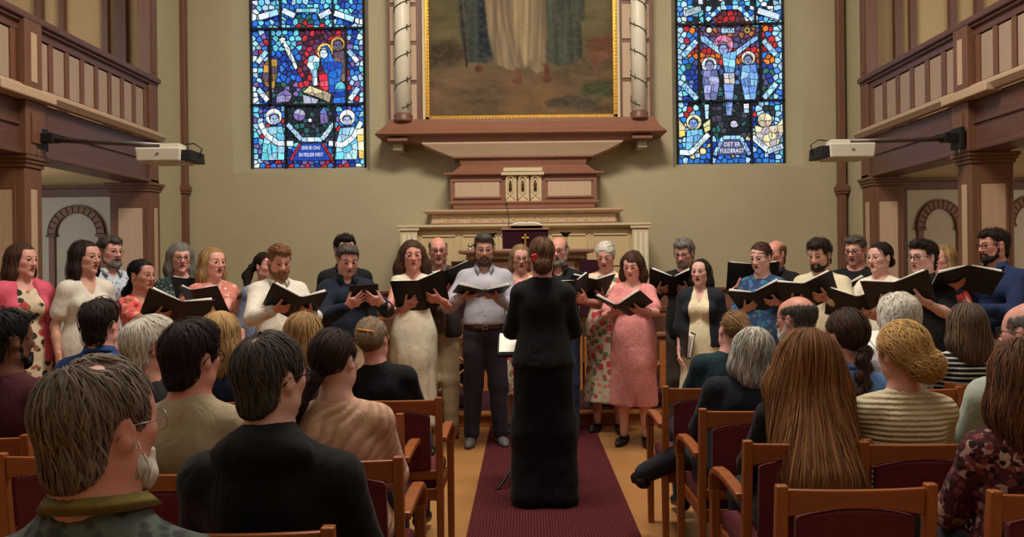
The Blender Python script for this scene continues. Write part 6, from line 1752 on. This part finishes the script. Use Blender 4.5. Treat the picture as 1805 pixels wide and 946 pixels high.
singer(917, 430, 7.5, .05, dict(seed=114, fem=True, label='woman with glasses behind the conductor in floral skirt', hair='bob', hcol='dblond', hcol2='grey', len=.09, glasses='brown', hyaw=.05, hpit=.1, down=True,
    top=dict(kind='dress', mat=FLOR3, neck='scoop', sleeve=.7), dress_hem=.34, shoes='pump'))
r = singer(984, 416, 7.2, -.1, dict(seed=115, fem=False, label='bald bearded man in black polo right of the conductor', hair='balding', hcol='grey', hairline=.02, beard=1.0, bcol='grey', glasses='black', hyaw=-.1, skin='ruddy', fat=.2,
    top=dict(kind='tee', mat=BLK, neck='v', vd=.07, sleeve=.75, collar=.02, hem=.86), bottom=TR(DENIM), shoes=M_SHOEG,
    folder=dict(px=1012, py=520, dd=.36, tilt=66, yaw=.8, roll=.2, open=.35, label='open folder between the conductor and the bald man')))
singer(1068, 425, 7.45, -.12, dict(seed=116, fem=True, label='white-haired woman in long pink and cream floral dress', hair='updo', hcol='white', bun=.03, hyaw=-.08, hpit=.30, down=True, closed=True, vol=.006,
    top=dict(kind='dress', mat=FLOR3, neck='v', vd=.12, sleeve=1.1, puff=.02), dress_hem=.27, flare=.21, shoes='pump',
    folder=dict(px=1042, py=512, dd=.34, tilt=45, yaw=.5, open=.3, label='black folder shared by the white-haired woman')))
singer(1115, 442, 6.9, -.15, dict(seed=117, fem=True, label='woman in rose pink dress with wavy brown hair', hair='wavy', hcol='brown', len=.15, vol=.006, part=(-.03, 0, .125), hyaw=-.10, hpit=.22, down=True, closed=True, fat=.35, sing=.25,
    top=dict(kind='dress', mat=PINKT, neck='scoop', sleeve=.75, puff=.012, nf=5, am=.008, slit=True), dress_hem=.36, flare=.22, shoes='pump',
    folder=dict(px=1099, py=546, dd=.40, tilt=22, yaw=-.1, roll=.28, open=.50, label='open folder with cream pages held by the woman in pink')))
singer(1207, 420, 7.4, -.2, dict(seed=118, fem=False, label='grey-haired man with glasses in black sweater', hair='short', hcol='grey', vol=.006, glasses='black', beard=.75, bcol='grey', hyaw=-.15, hpit=.22, down=True, fat=.15,
    top=dict(kind='sweater', mat=BLK, neck='round', hem=.84), bottom=TR(GREYT), shoes=M_SHOEB,
    folder=dict(px=1186, py=505, dd=.35, tilt=40, yaw=.1, roll=.02, open=.48, label='open folder with white page held by the man in black sweater')))
singer(1234, 455, 6.8, -.15, dict(seed=119, fem=True, label='dark-haired woman in cream dress and dark jacket, folder lowered', hair='long', hcol='dbrown', len=.26, vol=-.004, fy=.06, hairline=.02, hyaw=-.15, sing=.5, skin='fair',
    top=dict(kind='dress', mat=fab((220, 206, 170)), neck='v', vd=.15, vw=.7, sleeve=.3, buttons=True, bmat=M_CREAML, nf=14, am=.010), dress_hem=.22, flare=.24, over=dict(name='jacket', mat=fab((32, 34, 42)), hem=.92, gap=.09, sleeve=1.25), shoes='pump',
    arms={-1: dict(w=(-.20, -.05, .84), f=(.05, -.1, -1), n=(1, 0, 0), t=(0, -1, 0), hint=(-.5, 1, 0), curl=.5)}))
# the lowered folder in her right hand
p = at(1208, 606, 6.68); Rm = Matrix.Rotation(math.radians(8), 4, 'Y')
M4 = Matrix.Translation(p - Vector((0, 0, .10))) @ Rm
folder(M4, 1.50, 'closed black folder hanging at the side of the cream dress', w=.20, h=.28)
singer(1342, 427, 6.7, -.28, dict(seed=120, fem=True, label='woman with fringe and updo in blue patterned dress', hair='updo', hcol='brown', hairline=-.028, bun=.03, hyaw=-.22, hpit=.18, down=True, sing=.2, skin='fair',
    top=dict(kind='dress', mat=FLOR4, neck='round', sleeve=1.7), dress_hem=.4, shoes='pump',
    folder=dict(px=1338, py=530, dd=.37, tilt=34, yaw=.1, roll=.38, open=.30, label='open folder held by the woman in blue pattern')))
singer(1366, 422, 7.3, -.35, dict(seed=121, fem=False, label='balding man in black behind the blue patterned dress', hair='balding', hcol='lbrown', glasses='wire', hyaw=-.25, skin='ruddy', fat=.1,
    top=dict(kind='shirt', mat=BLK, neck='open', collar=.02, hem=.84), bottom=TR(BLK), shoes=M_SHOEB,
    folder=dict(px=1328, py=492, dd=.36, tilt=66, yaw=.25, open=.22, label='black folder left of the woman with fringe')))
singer(1446, 420, 6.5, -.25, dict(seed=122, fem=False, label='dark-bearded man in cream collarless shirt', hair='short', hcol='dbrown', vol=.006, beard=.85, bcol='dbrown', hyaw=-.2, hpit=.22, down=True, skin='warm', jit=.5,
    top=dict(kind='sweater', mat=fab((208, 196, 164)), neck='open', sleeve=1.95, hem=.82, fold=.007), bottom=TR(BEIGE), shoes=M_SHOEBR,
    folder=dict(px=1424, py=520, dd=.38, tilt=44, yaw=.1, roll=.30, open=.34, label='open black folder held by the dark-bearded man')))
singer(1508, 415, 7.0, -.22, dict(seed=123, fem=False, label='grey-haired man with black glasses in black shirt', hair='swept', hcol='dgrey', hcol2='grey', glasses='black', hyaw=-.15, hpit=.12, stubble=.35, fat=.25, skin='pink', down=True,
    top=dict(kind='shirt', mat=BLK, neck='round', hem=.84), bottom=TR(BLK), shoes=M_SHOEB,
    folder=dict(px=1480, py=520, dd=.34, tilt=30, yaw=.2, roll=.2, open=.4, label='folder held low by the man with black glasses')))
singer(1550, 426, 6.4, -.40, dict(seed=124, fem=True, label='dark-haired woman in white V-neck blouse at the right', hair='lowbun', hcol='dbrown', bun=.035, hyaw=-.30, sing=.25, skin='fair', fw=.97,
    top=dict(kind='dress', mat=fab((220, 212, 188)), neck='v', vd=.16, sleeve=1.0, puff=.014), dress_hem=.4, shoes='pump',
    folder=dict(px=1508, py=545, dd=.38, tilt=46, yaw=.15, roll=.0, open=.45, label='open black folder of the woman in white blouse')))
singer(1626, 422, 5.8, -.42, dict(seed=125, fem=False, label='person with short dark hair and round glasses in black shirt', hair='swept', hcol='dbrown', glasses='black', hyaw=-.30, skin='fair', jw=.95, nose=.95, ws=.92, vol=.002,
    top=dict(kind='shirt', mat=BLK, neck='open', collar=.024, sleeve=.95, hem=.80), bottom=TR(BLK), shoes=M_SHOEB,
    folder=dict(px=1584, py=522, dd=.34, tilt=46, yaw=.1, roll=.25, open=.3, label='black folder held by the person in black shirt')))
singer(1661, 430, 6.9, -.4, dict(seed=126, fem=True, label='blonde woman in red floral top behind the choir end', hair='bob', hcol='dblond', hcol2='blond', len=.11, hyaw=-.35,
    top=dict(kind='dress', mat=FLOR5, neck='round', sleeve=.7), dress_hem=.45, shoes='pump'))
singer(1752, 402, 5.9, -.50, dict(seed=127, fem=False, label='bearded man in blue shirt and white trousers, far right', hair='short', hcol='dbrown', beard=.95, bcol='dbrown', glasses='black', hyaw=-.45, hpit=.06, skin='ruddy', hs=1.0,
    top=dict(kind='shirt', mat=fab((34, 48, 82)), neck='open', collar=.022, hem=.985, fold=.006), bottom=TR(fab((206, 198, 176)), belt=True), shoes=M_SHOEBR,
    arms={1: dict(w=(-.02, -.24, 1.16), f=(-.8, -.2, .25), n=(.2, .9, -.1), t=(0, 0, 1), hint=(.9, .1, -.5), curl=.35)},
    folder=dict(px=1697, py=488, dd=.30, tilt=34, yaw=.35, roll=.0, open=-.30, hands=(-1,), label='black folder in the raised hand of the man in blue')))
# ------------------------------------------------------------------ the conductor
CND = dict(seed=140, fem=True, label='conductor in black suit seen from behind, red flower in her hair', hair='lowbun', hcol='brown', hcol2='lbrown', bun=.048, tie=(0, .095, -.05), back=True, strands=1400, near=True, fat=.12, hs=1.08,
    top=dict(kind='jacket', mat=fab((17, 17, 19)), neck='round', hem=.90, blouse=.03, off=.02, sleeve=1.9), bottom=dict(kind='wide', mat=fab((12, 12, 14)), flare=.035, fold=.008), shoes=M_SHOEB,
    arms={s: dict(w=(s * .17, -.30, 1.20), f=(-s * .15, -1, .25), n=(-s * .5, 0, -.8), t=(-s, 0, .2), hint=(s * .30, .7, -.9), curl=.3) for s in (-1, 1)}); cnd = singer(955, 417, 5.2, math.pi, CND)
M_RED = mat_plain('red_silk_petals', (206, 52, 50), .6)
fl = MB()
for k in range(7):
    a = k * .9; r = .016 if k else 0
    fl.lathe([(0, 0), (.012, .004), (.014, .012), (.006, .018), (0, .016)], 8, (r * math.cos(a), r * math.sin(a), 0))
V = np.concatenate(fl.V); fl.V = [np.stack([V[:, 0], V[:, 2], V[:, 1]], 1)]
fo_ = fl.build('hair_flower', M_RED, cnd, True); transform_obj(fo_, CND['_RH'], CND['_hc'] + CND['_RH'] @ np.array([.050, .108, -.004]))
# music stand before the conductor
ms = empty('music_stand', (at(932, 850, 5.62).x, 5.62, 0)); tag(ms, 'black music stand half hidden in front of the conductor', 'music stand')
MB().tube([(0, 0, .30), (0, .0, .97)], .011, 10).build('post', M_IRON, ms, True)
for a in (math.radians(205), math.radians(330), math.radians(85)): MB().tube([(0, 0, .30), (.22 * math.cos(a), .22 * math.sin(a), .02), (.25 * math.cos(a), .25 * math.sin(a), .012)], .009, 8).build('leg', M_IRON, ms, True)
DZ = .93
MB().hexa([(-.20, -.10, DZ), (.20, -.10, DZ), (.20, -.09, DZ - .004), (-.20, -.09, DZ - .004)], [(-.20, .12, DZ + .10), (.20, .12, DZ + .10), (.20, .125, DZ + .092), (-.20, .125, DZ + .092)]).build('desk', M_IRON, ms)
MB().box(-.20, .20, -.13, -.09, DZ - .03, DZ - .004).build('ledge', M_IRON, ms, bevel=.004)
sm = empty('sheet_music', (ms.location.x, 5.62, 0)); tag(sm, 'white sheet music lying on the black music stand', 'sheet music')
for s in (-1, 1): MB().hexa([(s * .004, -.10, DZ + .006), (s * .19, -.10, DZ + .006), (s * .19, -.097, DZ + .003), (s * .004, -.097, DZ + .003)], [(s * .004, .13, DZ + .112), (s * .19, .13, DZ + .112), (s * .19, .133, DZ + .109), (s * .004, .133, DZ + .109)]).build('sheet', M_PAPER, sm)

m2 = empty('music_stand', (at(1535, 700, 5.1).x, 5.1, 0)); tag(m2, 'black music stand with cream pages among the right front row', 'music stand')
MB().tube([(0, 0, .30), (0, 0, 1.0)], .010, 10).build('post', M_IRON, m2, True)
for a in (3.3, 5.6, 1.4): MB().tube([(0, 0, .30), (.22 * math.cos(a), .22 * math.sin(a), .02), (.25 * math.cos(a), .25 * math.sin(a), .012)], .009, 8).build('leg', M_IRON, m2, True)
MB().hexa([(-.2, -.10, .97), (.2, -.10, .97), (.2, -.09, .965), (-.2, -.09, .965)], [(-.2, .10, 1.06), (.2, .10, 1.06), (.2, .108, 1.055), (-.2, .108, 1.055)]).build('desk', M_IRON, m2)
MB().box(-.2, .2, -.13, -.09, .94, .966).build('ledge', M_IRON, m2, bevel=.004)
s2 = empty('song_book', (m2.location.x, 5.1, 0)); tag(s2, 'open song book with cream pages on the right-hand music stand', 'book')
for s in (-1, 1): MB().hexa([(s * .004, -.10, .975), (s * .18, -.10, .98), (s * .18, -.094, .972), (s * .004, -.094, .971)], [(s * .004, .11, 1.072), (s * .18, .11, 1.08), (s * .18, .115, 1.07), (s * .004, .115, 1.066)]).build('page', M_PAPER, s2)

# ------------------------------------------------------------------ the audience, seen from behind
TN = dict(kind='tee', neck='round', sleeve=.8)
def K(kind, mat, **k): return dict(kind=kind, mat=mat, neck=k.pop('neck', 'round'), **k)
CL = 'wooden chair with maroon pad %s'
sitter(12, 540, 3.5, dict(seed=201, fem=False, label='dark-skinned man in maroon sweater at the left edge', hair='short', hcol='black', skin='dark', beard=.8, bcol='black', top=K('sweater', fab((74, 32, 38)))), CL % 'under the man in maroon', hyaw=-.45)
sitter(178, 522, 4.4, dict(seed=202, fem=False, label='dark-haired man in blue shirt, front row left', hair='short', hcol='dbrown', vol=.004, top=K('shirt', fab((36, 62, 110)), collar=.01)), CL % 'under the man in blue shirt', hyaw=-.1)
sitter(264, 567, 3.6, dict(seed=203, fem=True, near=True, label='white-haired listener with glasses in dark grey jacket', hair='short', hcol='white', vol=.010, glasses='black', top=K('jacket', fab((44, 46, 50)))), CL % 'under the white-haired listener with glasses', hyaw=-.75)
sitter(338, 564, 2.9, dict(seed=204, fem=False, near=True, label='dark brown-haired man with glasses in beige t-shirt', hair='short', hcol='dbrown', vol=.006, glasses='black', skin='ruddy', neck=1.02, top=K('tee', fab((164, 148, 120)), sleeve=.8)), CL % 'under the man in beige t-shirt', hyaw=-.35)
sitter(392, 553, 4.3, dict(seed=205, fem=True, label='blonde woman in navy beside the man in beige', hair='long', hcol='blond', hcol2='dblond', len=.16, vol=.004, top=K('sweater', fab((28, 38, 62)))), CL % 'under the blonde woman in navy', hyaw=-.3)
sitter(478, 581, 2.3, dict(seed=206, fem=False, near=True, hres=.0062, label='grey-brown-haired man in black hooded sweatshirt, glasses', hair='thin', hcol=(66, 58, 50), hcol2='dgrey', vol=.004, hs=1.02, spots=[((.0, .06, .125), (.022, .03, .02))], strands=2600, glasses='black', skin='fair', fat=.5, ws=1.14, shz=1.335, top=K('hoodie', fab((15, 15, 16)))), CL % 'behind the man in black hoodie', cx=-.72, hyaw=-.50)
sitter(538, 555, 4.25, dict(seed=207, fem=True, label='dark blonde woman with hair half tied back', hair='long', hcol='dblond', hcol2='blond', len=.18, near=True, top=K('sweater', fab((60, 60, 66)))), CL % 'under the half-tied blonde woman', hyaw=-.3)
sitter(590, 588, 3.05, dict(seed=208, fem=True, near=True, label='brown-haired woman in pale pink openwork knit', hair='ponytail', hcol=(52, 34, 26), strands=2200, len=.20, px=.10, tie=(.03, .105, -.05), skin='fair', fat=.35, ws=1.12, bx=603, top=K('sweater', fab((206, 164, 136), 'wavy', (), scale=9.0), neck='scoop')), CL % 'under the woman in pink knit', (1,), cx=-.66, hyaw=-.35)
A9 = dict(seed=209, fem=True, near=True, label='blonde-grey woman in black with an amber hair clip', hair='lowbun', hcol='dblond', hcol2='grey', vol=.006, bun=.045, tie=(0, .10, .02), ws=1.14, fat=.4, bx=685, top=K('sweater', fab((16, 16, 20)))); a9 = sitter(657, 570, 4.3, A9, CL % 'at the aisle under the woman with amber clip', (1,), cx=-.655, hyaw=-.15)
mbc = MB().tube([(-.05, 0, .012), (0, -.006, .0), (.05, 0, -.016)], [.006, .007, .005], 8); hcp = mbc.build('hair_clip', mat_plain('amber_acetate', (206, 132, 40), .3), a9, True); transform_obj(hcp, A9['_RH'] @ rz(math.pi), A9['_hc'] + A9['_RH'] @ np.array([-.01, .128, .07]))
sitter(178, 609, 1.5, dict(seed=210, fem=False, near=True, hres=.0055, hs=1.0, shz=1.345, label='grey-brown-haired man with white beard, nearest at left', hair='thin', hcol=(86, 70, 56), hcol2=(130, 118, 104), vol=.001, spots=[((.03, .05, .120), (.030, .032, .022)), ((-.035, .03, .118), (.022, .03, .02))], strands=4200, beard=1.1, bcol='white', glasses='wire', skin='ruddy', fat=.3, neck=1.12,
    top=K('sweater', fab((56, 60, 56), 'zigzag', ((84, 92, 84),), scale=36.0), collar=.006, ch=.026, cmat=fab((112, 98, 40)))), None, hyaw=-.42)
sitter(1292, 554, 4.58, dict(seed=211, fem=True, near=True, label='woman with light brown ponytail in dark teal blouse', hair='ponytail', hcol='lbrown', hcol2='dblond', len=.16, px=-.05, tie=(-.02, .115, .035), ws=1.12, fat=.35, bx=1258, top=K('blouse', fab((24, 46, 52)), sleeve=1.8)), CL % 'at the aisle under the woman in teal', (-1,), cx=.95, hyaw=.12)
sitter(1325, 594, 3.9, dict(seed=212, fem=True, near=True, label='white-haired woman with a straight bob in black jacket', hair='bob', hcol='white', hcol2='grey', len=.115, vol=.008, strands=2200, ws=1.2, fat=.6, bx=1290, legs={1: ((.10, -.44, .57), (.40, -.66, .36))}, top=K('jacket', fab((26, 28, 36)))), CL % 'at the aisle under the white bob', (-1,), cx=1.0, hyaw=.1)
sitter(1420, 597, 3.2, dict(seed=213, fem=True, near=True, hs=1.13, bk=.17, fy=.16, cgap=.155, bx=1405, fat=.3, label='woman with very long straight auburn hair in black', hair='long', hcol=(104, 62, 34), hcol2=(150, 104, 60), len=.40, vol=.016, spread=.05, strands=3600, lift=.010, jit=.10, ws=1.1, top=K('sweater', fab((22, 18, 16)))), CL % 'at the aisle under the long auburn hair', (-1,), cx=1.02, hyaw=.05)
sitter(1402, 519, 4.45, dict(seed=214, fem=False, near=True, label='bald man with white beard in cream sweater', hair='balding', hcol='dgrey', beard=.9, bcol='white', glasses='black', skin='ruddy', top=K('sweater', fab((206, 200, 184), 'knit', (), scale=22.0))), CL % 'under the bald man in cream', hyaw=.65)
sitter(1490, 549, 3.65, dict(seed=215, fem=True, near=True, label='woman with a long dark braid in blue shirt', hair='braid', hcol=(56, 40, 30), hcol2='brown', len=.36, vol=.004, px=.05, strands=1800, top=K('shirt', fab((92, 132, 186)), collar=.008)), CL % 'under the woman with the braid', hyaw=.25)
sitter(1578, 514, 4.45, dict(seed=216, fem=True, near=True, label='white curly-haired listener in pale print, front row right', hair='curly', hcol='white', len=.06, vol=.006, top=K('blouse', fab((196, 190, 184), 'floral', ((150, 150, 160),), scale=30.0))), CL % 'under the white curly-haired listener', hyaw=.5)
sitter(1588, 581, 3.2, dict(seed=217, fem=True, near=True, label='blonde woman with loose updo in cream knit sweater', hair='updo', hcol='blond', hcol2=(206, 160, 92), vol=.006, bun=.058, tie=(-.03, .11, -.035), strands=2600, jit=.45, lift=.014, ws=1.12, fat=.2, top=K('sweater', fab((206, 192, 158), 'knit', (), scale=15.0), neck='scoop')), CL % 'under the woman in cream knit', cx=1.43, hyaw=.25)
sitter(1700, 542, 4.6, dict(seed=218, fem=True, near=True, label='woman with grey-brown bob in black and white striped top', hair='bob', hcol='dgrey', hcol2='lbrown', len=.15, vol=.006, ws=1.06, top=K('sweater', fab((22, 22, 24), 'stripes', ((200, 196, 184),), scale=11.0))), CL % 'under the striped top', hyaw=.1)
sitter(1815, 520, 3.2, dict(seed=219, fem=False, near=True, label='man with glasses in pale mint shirt at the right edge', hair='balding', hcol='grey', glasses='black', fat=.3, ws=1.1, top=K('shirt', fab((172, 182, 168)), collar=.01)), None, hyaw=.5)
sitter(1803, 612, 2.55, dict(seed=220, fem=True, near=True, label='brown-haired woman in maroon floral blouse, right foreground', hair='wavy', hcol='brown', hcol2='auburn', len=.17, vol=.014, strands=2600, ws=1.1, fat=.3, top=K('blouse', fab((74, 32, 34), 'floral', ((176, 140, 124), (120, 62, 58), (40, 18, 20)), scale=26.0, density=.7))), CL % 'under the maroon floral blouse', cx=1.53, hyaw=.1)
# empty chairs
chair(.955, 2.44, 'empty wooden chair with maroon pad in the right foreground')
chair(-.78, 3.68, 'aisle chair with bent armrest behind the woman in black', (1,))
chair(-1.66, 2.98, 'empty chair behind the head of the nearest man')
chair(-2.16, 2.98, 'empty chair behind the man in maroon')
for o in SC.objects:
    if o.type == 'MESH' and o.name.startswith('lettering') or o.name.startswith('inscription.'): pass
